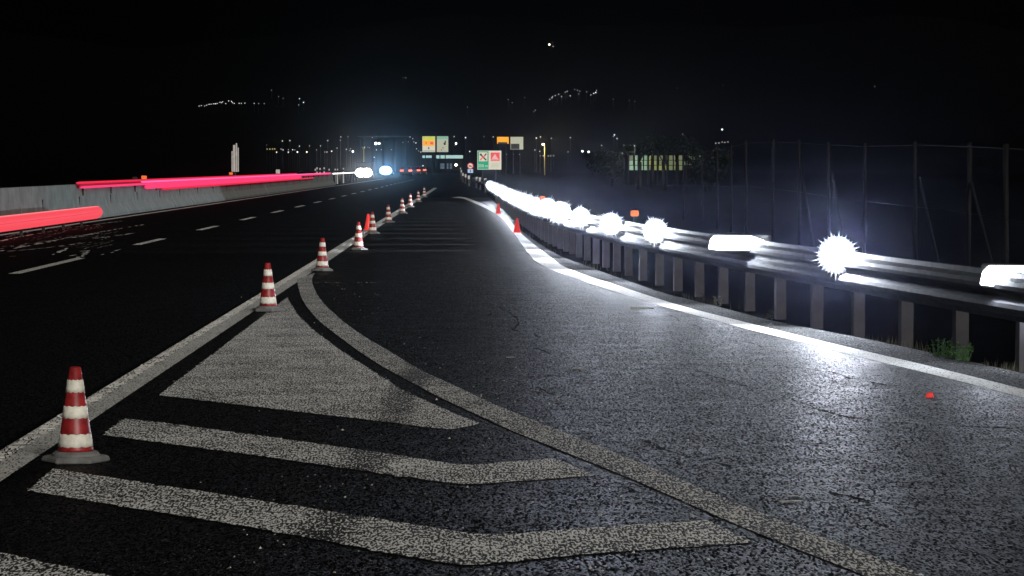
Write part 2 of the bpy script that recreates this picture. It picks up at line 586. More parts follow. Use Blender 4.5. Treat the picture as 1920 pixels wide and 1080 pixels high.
# hatched nose: triangle, chevron bars and the curved solid line
tri = [(538, 558), (558, 590), (585, 617), (639.5, 658), (698, 695), (752, 730), (826, 764), (899, 794.5), (862, 803), (842, 805), (800, 801), (698, 788), (478, 762.5), (297.5, 741)]
MB().sheet(ragged([G(*p) for p in tri]), .0014).build('hatch_triangle', M['paint'], kind='structure')
ch2 = [(192.5, 815.6), (233, 785), (300, 792), (480, 816), (720, 850), (850, 870), (885, 872), (1038.7, 859.4), (1113.7, 892), (905, 907), (866, 908), (830, 904), (480, 854)]
MB().sheet(ragged([G(*p) for p in ch2]), .0014).build('hatch_bar', M['paint'], kind='structure')
ch3 = [(50.5, 920), (101, 879), (480, 937.5), (686, 969), (880, 1001), (925, 1003), (1060, 993), (1325.8, 975.6), (1414, 1017), (1100, 1039), (900, 1059), (862, 1059), (810, 1052), (480, 990)]
MB().sheet(ragged([G(*p) for p in ch3]), .0014).build('hatch_bar', M['paint'], kind='structure')
g2, g3 = G(866, 908), G(862, 1059)
dx, dy = G(50.5, 920)[0] - G(192.5, 815.6)[0], G(50.5, 920)[1] - G(192.5, 815.6)[1]
a_, b_ = G(0, 1037), G(50.5, 920)
ch4 = [(-120, 1086), (-120, 1017), (0, 1037), (202, 1079), (470, 1136), (470, 1220)]
MB().sheet(ragged([G(*p) for p in ch4]), .0014).build('hatch_bar', M['paint'], kind='structure')
cl_l = [(556, 524), (558, 533), (567.5, 563), (596.7, 600), (643, 636.7), (698, 675.6), (760, 711), (818, 741.7), (869, 766), (960, 808), (1000, 824), (1200, 905), (1383, 985), (1589, 1067), (1740, 1130), (2000, 1245)]
cl_r = [(590, 512), (585, 527.8), (596.7, 555), (624, 586), (670.6, 623), (729, 658), (783, 691), (849.5, 722), (908, 749.5), (960, 772), (1000, 788), (1200, 868), (1412, 956), (1593, 1027), (1738, 1080), (2060, 1208)]
strip(smooth_px([G(*p) for p in cl_l]), smooth_px([G(*p) for p in cl_r]), .0018).build('curved_line', M['paint_line'], kind='structure')

# cracks in the lay-by asphalt
cracks = [
    [(931, 573), (953, 584), (967, 595), (973, 607), (984, 606)], [(973, 607), (962, 618), (973, 622)], [(1002, 626), (1006, 631), (1012, 633)],
    [(998, 653), (1012, 656), (1029, 662)], [(1253, 591), (1266, 594), (1273, 604)], [(1299, 610), (1308, 612), (1319, 619)],
    [(1322, 702), (1361, 712), (1380, 719), (1404, 727)], [(1456, 685), (1480, 690), (1503, 690), (1542, 696), (1560, 698), (1581, 704), (1592, 710), (1617, 711)],
    [(1487, 749), (1525, 764), (1540, 769), (1559, 775)], [(1559, 775), (1592, 783), (1610, 785)], [(1622, 786), (1653, 793), (1690, 794), (1730, 797)],
    [(1798, 800), (1823, 799), (1842, 802), (1875, 802), (1920, 806), (1960, 809)], [(1211, 827), (1232, 838), (1254, 846), (1276, 853), (1297, 861)],
    [(1522, 765), (1560, 774), (1589, 782), (1620, 786)], [(1551, 923), (1590, 931), (1637, 942)], [(1007, 725), (1022, 734), (1038, 742)],
    [(1340, 868), (1365, 874), (1372, 878)], [(1110, 560), (1130, 566)], [(1630, 716), (1660, 722), (1690, 723)], [(1390, 640), (1420, 646), (1432, 652)],
]
for cpx in cracks:
    pts = []
    for (a, b) in zip(cpx, cpx[1:]):
        for j in range(5):
            t = j / 5
            pts.append((a[0] + (b[0] - a[0]) * t + random.uniform(-2.2, 2.2), a[1] + (b[1] - a[1]) * t + random.uniform(-1.1, 1.1)))
    pts.append(cpx[-1])
    q = [Vector(G(*p) + (0,)) for p in pts]
    L_, R_ = [], []
    for i, p in enumerate(q):
        d = q[min(i + 1, len(q) - 1)] - q[max(i - 1, 0)]
        d.normalize()
        wd = random.choice((.003, .006, .01, .018)) * random.uniform(.7, 1.3) * (0.3 if i in (0, len(q) - 1) else 1)
        nrm = Vector((-d.y, d.x, 0))
        # run mostly sideways: widen along the road so that the gap reads from a low eye
        L_.append(((p + nrm * wd).x, (p + nrm * wd * 1.6).y))
        R_.append(((p - nrm * wd).x, (p - nrm * wd * 1.6).y))
    strip(L_, R_, .0016).build('crack', M['crack'], road)

# ------------------------------------------------------------------ median barrier of concrete blocks
bar = thing('median_barrier', 'long grey concrete median barrier at the far left edge of the carriageway', 'barrier', (-10.46, 0, 0))
prof = [(-.32, -.05), (-.32, .08), (-.15, .34), (-.10, .925), (-.085, .94), (.085, .94), (.10, .925), (.15, .34), (.32, .08), (.32, -.05)]
bl = 6.6
mb = MB()
mb.sweep([(0, 0.012, 0), (0, bl - 0.012, 0)], prof)
block_me = mb.mesh('block', M['concrete'])
mb = MB()
mb.box(.118, .146, bl / 2 - .05, bl / 2 + .05, .38, .62)
slot_me = mb.mesh('lifting_slot', M['slot'])
y = 40.0
while y < 214:
    o = link('block', block_me, bar)
    o.location = (random.uniform(-.006, .006), y, random.uniform(-.006, .004))
    o.rotation_euler = (0, 0, random.uniform(-.0012, .0012))
    s_ = link('lifting_slot', slot_me, o)
    y += bl

# long-exposure vehicle light trails, shaped as solid glowing tubes along the barrier
def trail_thing(name, label, cat, mats_trails, y0, y1, x, posts=True, group=None):
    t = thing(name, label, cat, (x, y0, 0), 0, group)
    for nm, mt, z, rx, rz, ya, yb, ox in mats_trails:
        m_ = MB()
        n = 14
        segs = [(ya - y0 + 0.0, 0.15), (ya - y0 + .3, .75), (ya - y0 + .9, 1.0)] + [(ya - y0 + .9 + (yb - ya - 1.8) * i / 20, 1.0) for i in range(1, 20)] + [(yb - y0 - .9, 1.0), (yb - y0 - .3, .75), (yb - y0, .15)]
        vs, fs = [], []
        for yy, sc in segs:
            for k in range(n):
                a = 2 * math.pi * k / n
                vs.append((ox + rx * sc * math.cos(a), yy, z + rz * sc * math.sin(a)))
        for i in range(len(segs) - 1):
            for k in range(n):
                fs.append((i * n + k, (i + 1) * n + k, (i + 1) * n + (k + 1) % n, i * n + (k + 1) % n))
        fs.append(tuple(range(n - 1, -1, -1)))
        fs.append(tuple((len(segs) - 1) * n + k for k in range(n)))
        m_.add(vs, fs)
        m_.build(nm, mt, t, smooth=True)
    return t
t = trail_thing('light_tube', 'long glowing pink and red light tubes along the top of the median barrier', 'light tube', [
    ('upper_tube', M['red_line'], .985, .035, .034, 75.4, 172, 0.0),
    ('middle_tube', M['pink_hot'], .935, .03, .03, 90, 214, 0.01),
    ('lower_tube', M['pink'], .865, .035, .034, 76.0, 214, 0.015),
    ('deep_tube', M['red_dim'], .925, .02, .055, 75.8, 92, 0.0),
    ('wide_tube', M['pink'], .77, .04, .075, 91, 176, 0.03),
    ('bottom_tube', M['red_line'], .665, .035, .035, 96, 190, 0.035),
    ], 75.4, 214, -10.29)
mb = MB()
for yy in range(77, 213, 6):
    mb.box(-.07, -.015, yy - 75.4, yy - 75.4 + .05, .64, 1.0)
mb.build('bracket', M['slot'], t, kind='stuff')  # brackets added to carry the light trails
t = trail_thing('light_tube', 'thick glowing salmon red light tube low beside the median barrier, rounded at its far end', 'light tube', [
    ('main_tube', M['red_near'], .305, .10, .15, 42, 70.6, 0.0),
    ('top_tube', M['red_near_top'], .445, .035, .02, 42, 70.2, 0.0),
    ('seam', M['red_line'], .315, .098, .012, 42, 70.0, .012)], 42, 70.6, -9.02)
mb = MB()
for yy in range(1, 28, 3):
    mb.box(-.03, .03, yy, yy + .04, 0.004, .2)
mb.build('foot', M['slot'], t, kind='stuff')  # feet added under the near light trail
t = trail_thing('light_tube', 'thin white light tube continuing the barrier beyond the pink ones', 'light tube', [
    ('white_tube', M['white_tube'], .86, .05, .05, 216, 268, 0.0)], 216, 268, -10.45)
mb = MB()
for yy in range(2, 51, 6):
    mb.box(-.04, .04, yy, yy + .08, -.05, .83)
mb.build('foot', M['slot'], t, kind='stuff')  # feet added under the white light trail

# reflectors and small panels on the barrier
def reflector(px, Y, zc, wx, hz, mat, label, name='reflector', base=.92, x=None):
    xx = P(px, 312, Y).x if x is None else x
    t = thing(name, label, 'reflector', (xx, Y, base - .02))
    MB().box(-wx / 2, wx / 2, -.02, .02, zc - hz / 2 - base + .02, zc + hz / 2 - base + .02).build('reflector_face', mat, t, bevel=.008)
    MB().box(-.02, .02, .021, .045, 0.0, zc - base + .02).build('bracket', M['slot'], t)
    return t
reflector(270, 91.9, 1.07, .17, .11, M['amber'], 'bright orange reflector on the median barrier just above the pink tubes')
reflector(253, 89.5, 1.06, .16, .07, M['slot'], 'dim grey reflector just before the orange one on the barrier')
reflector(433, 125, 1.11, .16, .10, M['amber'], 'small orange reflector beside the tall pale marker panel on the barrier')
reflector(521, 155.7, 1.14, .22, .22, M['pale_refl'], 'pale square reflector on the barrier beyond the marker panel')
# tall pale marker panel
t = thing('reflective_marker', 'tall narrow pale marker panel standing on the median barrier', 'marker panel', (-10.4, 128, .9))
for k, (x0, wd, z1, mt) in enumerate([(-.16, .05, 1.15, 'pale_refl'), (-.09, .10, 1.42, 'pale_refl'), (.03, .06, 1.5, 'pale_refl'), (.11, .05, 1.3, 'pale_refl')]):
    MB().box(x0, x0 + wd, -.02, .02, .28, z1 + .05).build('slat', M[mt], t, bevel=.005)
MB().box(-.17, .17, .025, .05, .3, 1.2).build('backing', M['slot'], t)
MB().box(-.03, .03, .055, .1, .02, 1.3).build('post', M['post'], t)
# white marker posts at the barrier end
for px, py, hgt in ((600, 319.5, 6), (603, 318, 8), (608.5, 318.5, 7), (616, 318, 8), (625, 320, 7), (636, 320, 7), (640, 319, 5), (651, 319, 8)):
    Y = 10.45 * F / (880 - px)
    t = thing('marker_post', 'thin pale marker post beside the white light tube', 'marker post', (-10.75, Y, -.09), 0, 'pale marker posts past the barrier end')
    z1 = P(px, py - hgt / 2, Y).z + .09
    MB().box(-.05, .05, -.03, .03, 0, z1).build('post', M['pale_refl'], t)
    MB().box(-.055, .055, -.036, -.031, z1 - .3, z1 - .12).build('reflector', M['slot'], t)

# ------------------------------------------------------------------ traffic cones
CB = [(0.0, .035, 'white', 0)]
def cone_mesh_parts(h, rb, rt, base_r, plain_red=False):
    t = bpy.data.objects.new('traffic_cone', None)
    C.objects.link(t)
    t.empty_display_size = .1
    red = M['cone_lit'] if plain_red else M['red']
    bz = h * .065
    if plain_red:
        MB().lathe([(base_r, 0), (base_r, bz * .6), (base_r * .9, bz)], 8, a0=.2).build('base', M['cone_lit'], t, bevel=.004)
    else:
        # heavy octagonal rubber foot with a raised collar
        MB().lathe([(base_r, 0), (base_r, bz * .55), (base_r * .93, bz * .95)], 6, a0=.06).build('base', M['rubber'], t, bevel=.004)
        MB().lathe([(base_r * .70, bz * .95), (base_r * .68, bz * 1.35), (base_r * .58, bz * 1.7)], 28).build('collar', M['rubber'], t, smooth=False)
    b0 = bz * (1.0 if plain_red else 1.7)
    MB().lathe([(rb * 1.02, b0), (rb, b0 + .01), (rt, h - .004), (rt * .8, h), (rt * .74, h - .01)], 32).build('cone_body', red, t, smooth=True)
    if not plain_red:
        for f0, f1 in ((.055, .205), (.395, .535), (.70, .845)):
            ra, rb_ = rb + (rt - rb) * f0, rb + (rt - rb) * f1
            z0, z1 = b0 + (h - b0) * f0, b0 + (h - b0) * f1
            ts = .0022
            n = 40
            vs, fs = [], []
            for j, (rr, zz) in enumerate([(ra + .0003, z0 - .0005), (ra + ts, z0), (ra * .66 + rb_ * .34 + ts, z0 * .66 + z1 * .34), (ra * .34 + rb_ * .66 + ts, z0 * .34 + z1 * .66), (rb_ + ts, z1), (rb_ + .0003, z1 + .0005)]):
                for k in range(n):
                    a = 2 * math.pi * k / n
                    jit = .0022 * math.sin(k * 1.7 + f0 * 30) + .0016 * math.sin(k * 3.1 + j)
                    vs.append((rr * math.cos(a), rr * math.sin(a), zz + jit))
            for j in range(5):
                for k in range(n):
                    fs.append((j * n + k, j * n + (k + 1) % n, (j + 1) * n + (k + 1) % n, (j + 1) * n + k))
            MB().add(vs, fs).build('reflective_band', M['white_band'], t, smooth=True)
        # hand-hole rim at the tip
        MB().lathe([(rt * .74, h - .01), (rt * .5, h - .012)], 20).build('tip', M['lamp_body'], t)
    return t
cone0 = cone_mesh_parts(.455, .085, .027, .165)
cone_px = [(142, 866, 'largest red and white striped cone, standing alone by the lower hatch bars'),
           (503, 585, 'red and white cone at the tip of the painted hatch triangle'),
           (604, 509.5, 'red and white cone where the curved line leaves the solid edge line'),
           (672, 469, 'red and white cone next before the one with a red cone behind it'),
           (698.5, 439.5, 'red and white cone standing just in front of a small glowing red cone'),
           (728.5, 418, 'striped cone next beyond the pair with the red cone'),
           (754, 401, 'small striped cone, fourth from the far end of the cone line'),
           (769, 389, 'small striped cone, third from the far end of the cone line'),
           (784.5, 379, 'tiny striped cone, last but one of the cone line'),
           (795.5, 370, 'tiny striped cone, farthest of the cone line')]
for i, (px, py, lab) in enumerate(cone_px):
    c = cone0 if i == 0 else copy_tree(cone0)
    x, y = G(px, py)
    c.location = (x, y, .004 if x > -2.1 + .17 else .012)
    c.rotation_euler = (0, 0, 0.0 if i == 0 else random.uniform(0, 6))
    if i:
        c.rotation_euler = (R(random.uniform(-1, 1)), R(random.uniform(-1, 1)), random.uniform(0, 6))
        c.scale = (1, 1, random.uniform(.97, 1.06))
    tag(c, lab, 'traffic cone', 'striped cones along the solid line')
cone1 = cone_mesh_parts(.31, .075, .022, .1, True)
for i, (px, py, sc, lab) in enumerate([(690.5, 431.5, 1.15, 'glowing red cone half hidden behind a striped cone on the edge line'),
                                       (969.5, 436.5, .98, 'glowing red cone on the lay-by line, the nearer of two'),
                                       (934.5, 401, .98, 'glowing red cone on the lay-by line, the farther of two')]):
    c = cone1 if i == 0 else copy_tree(cone1)
    x, y = G(px, py)
    c.location = (x, y, .005)
    c.scale = (sc, sc, sc)
    c.rotation_euler = (0, 0, i * 1.3)
    tag(c, lab, 'traffic cone', 'small red cones')

# ------------------------------------------------------------------ guardrail
RAIL = [(6, 5.4), (10, 4.9), (15, 4.35), (20.5, 3.78), (25, 3.30), (29, 2.89), (35, 2.40), (39, 2.12), (44.3, 1.86), (47.8, 1.71), (53, 1.54), (59, 1.40), (79, 1.22), (120, .97), (170, .93), (192, .56), (210, .08), (300, -.9), (400, -1.4)]
def rail_x(y):
    return lerp_tab(RAIL, y)
gr = thing('guardrail', 'long galvanised crash barrier on steel posts curving along the lay-by', 'guardrail')
wprof = [(0, .335), (.012, .34), (.02, .375), (.075, .40), (.083, .43), (.075, .46), (.02, .49), (.014, .508), (.02, .526), (.075, .556), (.083, .586), (.075, .616), (.02, .641), (.012, .676), (0, .681)]
wfull = wprof + [(o - .006, z) for o, z in reversed(wprof)]
y = 8.0
while y < 200:
    step = 4.8 if y < 120 else 8.0
    pts = [(rail_x(y + step * i / 4), y + step * i / 4 + (.004 if i == 0 else 0), 0) for i in range(5)]
    MB().sweep(pts, wfull).build('rail_beam', M['galv'], gr)
    y += step
post_mb = MB()
post_mb.box(-.05, .05, -.05, -.044, -.3, .66).box(-.05, -.044, -.044, .05, -.3, .66).box(.044, .05, -.044, .05, -.3, .66)
post_me = post_mb.mesh('post', M['post'])
sp_me = MB().box(-.11, .008, -.04, .04, .42, .6).mesh('spacer', M['post'], bevel=.004)
bolt_me = MB().lathe([(.014, 0), (.014, .008), (.008, .012)], 8).mesh('bolt', M['galv'])
y = 8.9
while y < 118:
    o = link('post', post_me, gr)
    x = rail_x(y)
    ang = math.atan2(rail_x(y + .5) - rail_x(y - .5), 1.0)
    o.location = (x + .115, y, 0)
    o.rotation_euler = (R(random.uniform(-.8, .8)), R(random.uniform(-.8, .8)), -ang)
    s_ = link('spacer', sp_me, o)
    y += 1.62

# amber delineators clipped on the rail
def rail_refl(px, py, Y, label):
    p = P(px, py, Y)
    t = thing('reflector', label, 'reflector', (p.x, Y, .66))
    MB().box(-.055, .055, -.015, .015, p.z - .66 - .04, p.z - .66 + .04).build('reflector_face', M['amber'], t, bevel=.01)
    MB().box(-.015, .02, .016, .03, -.03, p.z - .66).build('bracket', M['galv'], t)
rail_refl(1190, 400, 38.6, 'orange reflector above the guardrail, nearer of two, between bright lamps')
rail_refl(1017, 371.5, 56.0, 'orange reflector above the guardrail, farther of two, over the merged glow')
for px, py, Y in ((910, 338.5, 165), (900, 336.4, 178), (894, 335.5, 190), (879, 332.5, 208), (873, 329.5, 235), (868, 327, 262), (865, 321, 330), (863.5, 316, 420)):
    p = P(px, py, Y)
    zb = min(.6, p.z - .1)
    t = thing('delineator', 'tiny pale pink reflector post on the far bend of the guardrail', 'delineator', (p.x, Y, -.09), 0, 'reflector posts on the far bend')
    MB().box(-.05, .05, -.02, .02, 0, p.z + .09).build('post', M['post'], t)
    MB().box(-.07, .07, -.05, -.022, p.z + .09 - .13, p.z + .09 + .13).build('reflector_face', M['pale_refl'], t)

# ------------------------------------------------------------------ floodlamps clipped along the guardrail
def lamp_light(parent, loc, power, rad, col=(0.81, 0.88, 1.0)):
    l = bpy.data.lights.new('lamp_light', 'POINT')
    l.energy = power
    l.shadow_soft_size = rad
    l.color = col
    o = bpy.data.objects.new('lamp_light', l)
    C.objects.link(o)
    o.parent = parent
    o.location = loc
    return o

def halo_beam(parent, loc, power, size, rad, col=(0.5, 0.56, 1.0)):
    l = bpy.data.lights.new('lamp_beam', 'SPOT')
    l.energy = power
    l.spot_size = R(size)
    l.spot_blend = 1.0
    l.shadow_soft_size = rad
    l.color = col
    o = bpy.data.objects.new('lamp_beam', l)
    C.objects.link(o)
    o.parent = parent
    o.location = loc
    return o

def round_lamp(r, power):
    """faces -Y; origin at the lens centre"""
    t = bpy.data.objects.new('flood_lamp', None)
    C.objects.link(t)
    ring = MB()
    def turned(prof, n=28):
        vs, fs = [], []
        for rr, yy in prof:
            for k in range(n):
                a = 2 * math.pi * k / n
                vs.append((rr * math.cos(a), yy, rr * math.sin(a)))
        for i in range(len(prof) - 1):
            for k in range(n):
                fs.append((i * n + k, i * n + (k + 1) % n, (i + 1) * n + (k + 1) % n, (i + 1) * n + k))
        fs.append(tuple(range(n)))
        fs.append(tuple((len(prof) - 1) * n + k for k in range(n - 1, -1, -1)))
        return MB().add(vs, fs)
    turned([(r * .96, .03), (r * .9, .07), (r * .5, .12), (r * .3, .13)]).build('housing', M['lamp_body'], t, smooth=True)
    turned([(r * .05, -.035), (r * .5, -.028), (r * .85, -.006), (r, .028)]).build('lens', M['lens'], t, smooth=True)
    MB().tube((.0, .1, -.02), (.12, .16, -.05), .018).build('bracket', M['galv'], t)
    spikes = MB()
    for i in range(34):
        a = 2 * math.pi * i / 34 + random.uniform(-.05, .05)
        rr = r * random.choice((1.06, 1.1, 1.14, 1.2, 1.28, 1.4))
        spikes.tube((r * .7 * math.cos(a), -.03, r * .7 * math.sin(a)), (rr * math.cos(a), -.02, rr * math.sin(a)), r * .06, 6, r * .008)
    spikes.build('led_ring', M['lens'], t, kind='stuff')  # glowing spikes shaped to imitate starburst glare
    lamp_light(t, (0, -.13, 0), power, .03)
    halo_beam(t, (0, -.07, 0), BEAM, 7.5, .03)
    return t

def rail_glare_lamp(wd, hgt, power):
    t = bpy.data.objects.new('flood_lamp', None)
    C.objects.link(t)
    MB().cbox((0, .06, 0), wd + .02, .06, hgt + .02).build('housing', M['lamp_body'], t, bevel=.01)
    n = MB()
    pts = [(-wd / 2, -hgt * .42), (-wd * .3, -hgt / 2), (wd * .32, -hgt * .46), (wd * .56, -hgt * .16), (wd * .55, hgt * .06), (wd * .22, hgt / 2), (-wd * .4, hgt / 2), (-wd * .47, hgt * .2)]
    n.prism(pts, -.01, .029).build('lens', M['lens_bar'], t, bevel=.006)  # bar shape stands for lamp light reflected on the rail
    MB().tube((0, .09, 0), (.05, .18, -.02), .018).build('bracket', M['galv'], t)  # bracket added behind the bar of rail glare
    for s_ in (-1, 0, 1):
        lamp_light(t, (s_ * wd * .3, -.05, 0), power / 3, .03)
    halo_beam(t, (0, -.07, 0), BEAM, 7.5, .03)
    return t

LP = 230
BEAM = 1500
lamp_row = [(1920, 519, 20.2, 'bar'), (1569, 478, 25.0, 'star'), (1383, 456, 29.0, 'bar'), (1228, 433, 35.0, 'round'), (1145, 420, 38.9, 'round'), (1088, 407, 44.0, 'round'), (1050, 398, 48.5, 'round')]
labs = ['white flat bar floodlight nearest the camera, on the guardrail at the frame edge',
        'large round dazzling floodlight on the guardrail between two flat bar ones',
        'flat white bar floodlight between two round ones on the guardrail',
        'round white floodlight below the nearer orange reflector',
        'round white floodlight, next beyond the orange reflector along the rail',
        'round white floodlight at the near end of the merged row of lights',
        'round white floodlight just inside the merged row of lights']
protoA = round_lamp(.165, LP)
protoB = rail_glare_lamp(.66, .15, LP * .55)
protoC = round_lamp(.15, LP)
far_beam = bpy.data.lights['lamp_beam'].copy()
far_beam.energy = BEAM * .05
mid_beam = far_beam.copy()
mid_beam.energy = BEAM * .2
far_light = bpy.data.lights['lamp_light'].copy()
far_light.energy = LP * .32
off_light = far_light.copy()
off_light.energy = LP * .07
star_light = far_light.copy()
star_light.energy = LP * 1.35
side = bpy.data.lights.new('side_window', 'SPOT')
side.energy = 1500
side.spot_size = R(48)
side.spot_blend = .9
side.shadow_soft_size = .03
side.color = (.82, .9, 1)
used = {'bar': False, 'star': False, 'round': False}
def put_lamp(kind, x, y, z, lab, group):
    pr = {'bar': protoB, 'star': protoA, 'round': protoC}[kind]
    t = pr if not used[kind] else copy_tree(pr)
    used[kind] = True
    t.location = (x, y, z)
    ang = math.atan2(rail_x(y + .5) - rail_x(y - .5), 1.0)
    if kind == 'bar':
        t.rotation_euler = (0, 0, math.pi / 2 - ang - R(128))
        t.rotation_euler = (0, 0, R(-32))
    else:
        t.rotation_euler = Euler((R(random.uniform(-2, 2)), 0, R(-7))).to_matrix().to_euler()
        for ch in t.children:
            if ch.name.startswith('led_ring'):
                ch.rotation_euler = (0, random.uniform(0, 6.28), 0)
    for ch in t.children:
        if ch.name.startswith('lamp_beam'):
            # added beams aimed close to the camera, so the haze shows halos
            if kind != 'star':
                ch.data = far_beam if y > 45 or y < 17 else mid_beam
            d = Vector((0, 1, 2.0)) - Vector((x, y, z))
            ch.rotation_euler = (t.rotation_euler.to_matrix().inverted() @ d.to_track_quat('-Z', 'Y').to_matrix()).to_euler()
        if ch.name.startswith('lamp_light') and (y > 50 or y < 17):
            ch.data = far_light if y > 50 else off_light
        if ch.name.startswith('lamp_light') and kind == 'star':
            ch.data = star_light
    if y > 46:
        # unseen spot added to throw bands of light across the lay-by
        o = bpy.data.objects.new('side_window', side)
        C.objects.link(o)
        o.parent = t
        o.location = (-.16, -.05, 0)
        o.rotation_euler = (t.rotation_euler.to_matrix().inverted() @ Vector((-1, 0, -.2)).to_track_quat('-Z', 'Y').to_matrix()).to_euler()
        t.scale = (1.25, 1, 1.25) if y > 45 else (1.12, 1, 1.12)
    return tag(t, lab, 'floodlight', group)
for (px, py, Y, k), lab in zip(lamp_row, labs):
    p = P(px, py, Y)
    put_lamp(k, p.x, Y, p.z, lab, 'floodlights along the guardrail')
y = 52.4
while y < 119:
    put_lamp('round', rail_x(y) - .14, y, .64 + random.uniform(-.02, .02), 'white floodlight in the far merged row along the guardrail', 'floodlights along the guardrail, merged into one glow')
    y += 4.3
for y in (15.4, 11.4):
    put_lamp('round', rail_x(y) - .14, y, .64, 'white floodlight further along the guardrail, beyond the frame edge', 'floodlights along the guardrail beyond the frame')

# ------------------------------------------------------------------ debris on the road
def put_debris(name, mbx, mat, px, py, label, cat, rz=0.0, smooth=False):
    x, y = G(px, py)
    o = mbx.build(name, mat, smooth=smooth)
    o.location = (x, y, .0005)
    o.rotation_euler = (0, 0, rz)
    return tag(o, label, cat)
mb = MB()
mb.add([(-.028, -.018, 0), (.02, -.024, 0), (.03, .012, 0), (-.01, .026, 0), (-.02, -.01, .026), (.014, -.014, .034), (.018, .006, .03), (-.006, .014, .022)],
       [(3, 2, 1, 0), (4, 5, 6, 7), (0, 1, 5, 4), (1, 2, 6, 5), (2, 3, 7, 6), (3, 0, 4, 7)])
put_debris('plastic_shard', mb, M['red_plastic'], 1743, 745, 'small red plastic shard lying alone on the lit asphalt', 'shard')
put_debris('stick', MB().tube((-.11, 0, .008), (.0, .01, .012), .006, 6).tube((0, .01, .012), (.12, -.03, .008), .005, 6), M['stick'], 1203, 579, 'short stick on the lay-by asphalt near the white line', 'stick', 0)
put_debris('straw', MB().tube((-.055, 0, .003), (.05, .02, .003), .0018, 5), M['stick'], 1485, 941, 'pale straw lying beside the curved line, longer of two', 'straw', .02)
put_debris('straw', MB().tube((-.02, 0, .003), (.02, .01, .003), .0018, 5), M['stick'], 1488, 931, 'pale straw lying beside the curved line, shorter of two', 'straw', 0)
put_debris('straw', MB().tube((-.03, 0, .012), (.03, .004, .013), .002, 5), M['stick'], 1381, 975, 'pale straw touching the lower edge of the curved line', 'straw', .05)
put_debris('twig', MB().tube((-.03, 0, .004), (.03, .008, .005), .003, 5), M['stick'], 957, 671, 'thin twig on the dark asphalt right of the curved line', 'twig', 0)
put_debris('twig', MB().tube((-.045, .01, .004), (.0, -.01, .005), .003, 5).tube((0, -.01, .005), (.045, -.06, .005), .003, 5), M['stick'], 1086, 692, 'forked thin twig in the middle of the lay-by', 'twig', 0)
put_debris('dry_leaf', MB().add([(-.03, 0, .003), (0, -.016, .012), (.034, 0, .004), (0, .018, .014), (0, 0, .006)], [(0, 1, 4), (1, 2, 4), (2, 3, 4), (3, 0, 4)]), M['grit'], 1445, 610, 'pale dry leaf on the shoulder beyond the lay-by line', 'leaf', 0)
# scattered grit
def pebble(mb_, x, y, r):
    a = random.uniform(0, 6)
    vs = []
    for k in range(5):
        q = a + k * 1.2566
        rr = r * random.uniform(.7, 1.2)
        vs.append((x + rr * math.cos(q), y + rr * math.sin(q), .001))
    vs.append((x + r * .2, y, r * random.uniform(.8, 1.4)))
    mb_.add(vs, [(k, (k + 1) % 5, 5) for k in range(5)])
mb = MB()
for _ in range(520):
    px, py = random.uniform(430, 1300), random.uniform(545, 1080)
    if random.random() < .5:
        # loose grit gathers along the outside of the curved line
        i = random.randrange(len(cl_r) - 5)
        px, py = cl_r[i][0] + random.gauss(60, 70), cl_r[i][1] + random.gauss(-10, 22)
    x, y = G(px, max(py, 530))
    pebble(mb, x, y, random.choice([.003, .003, .004, .004, .005, .007]))
for px, py, r in ((642, 807, .01), (818, 750, .011), (842, 823, .008), (714, 888, .007), (697, 910, .006), (1126, 967, .009), (1165, 931, .007), (1188, 1037, .007), (627, 1074, .007), (376, 905, .006), (868, 850, .005), (940, 853, .006), (1328, 1050, .007)):
    x, y = G(px, py)
    pebble(mb, x, y, r)
mb.build('gravel', M['grit'], kind='stuff')

# reflections of passing vehicles, painted as pale strips on the overtaking lane
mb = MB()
def reflection_streak(pts, wd):
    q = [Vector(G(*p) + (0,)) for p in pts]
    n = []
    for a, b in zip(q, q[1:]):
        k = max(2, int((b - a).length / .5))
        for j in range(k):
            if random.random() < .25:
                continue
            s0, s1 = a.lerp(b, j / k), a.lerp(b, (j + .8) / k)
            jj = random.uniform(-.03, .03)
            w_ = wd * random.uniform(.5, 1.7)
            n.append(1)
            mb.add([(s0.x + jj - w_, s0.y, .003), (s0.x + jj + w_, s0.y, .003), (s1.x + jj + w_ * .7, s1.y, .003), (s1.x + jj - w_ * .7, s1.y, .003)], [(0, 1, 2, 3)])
reflection_streak([(0, 452), (75, 437), (140, 426), (240, 413)], .035)
reflection_streak([(0, 447), (60, 433), (134, 424)], .02)
reflection_streak([(0, 471), (100, 452), (190, 436)], .04)
reflection_streak([(0, 467), (60, 458), (270, 421)], .02)
reflection_streak([(0, 473), (85, 465), (165, 455)], .018)
reflection_streak([(180, 447), (255, 437)], .03)
reflection_streak([(100, 478), (130, 465)], .03)
reflection_streak([(130, 480), (172, 473), (140, 473), (165, 470), (148, 484)], .03)
reflection_streak([(185, 480), (230, 467)], .014)
reflection_streak([(20, 481), (48, 479)], .02)
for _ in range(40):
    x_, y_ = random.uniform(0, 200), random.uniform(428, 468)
    reflection_streak([(x_, y_), (x_ + random.uniform(15, 50), y_ - random.uniform(2, 9))], .006)
mb.build('pale_scuffs', M['paint_edge'], lane, kind='stuff')

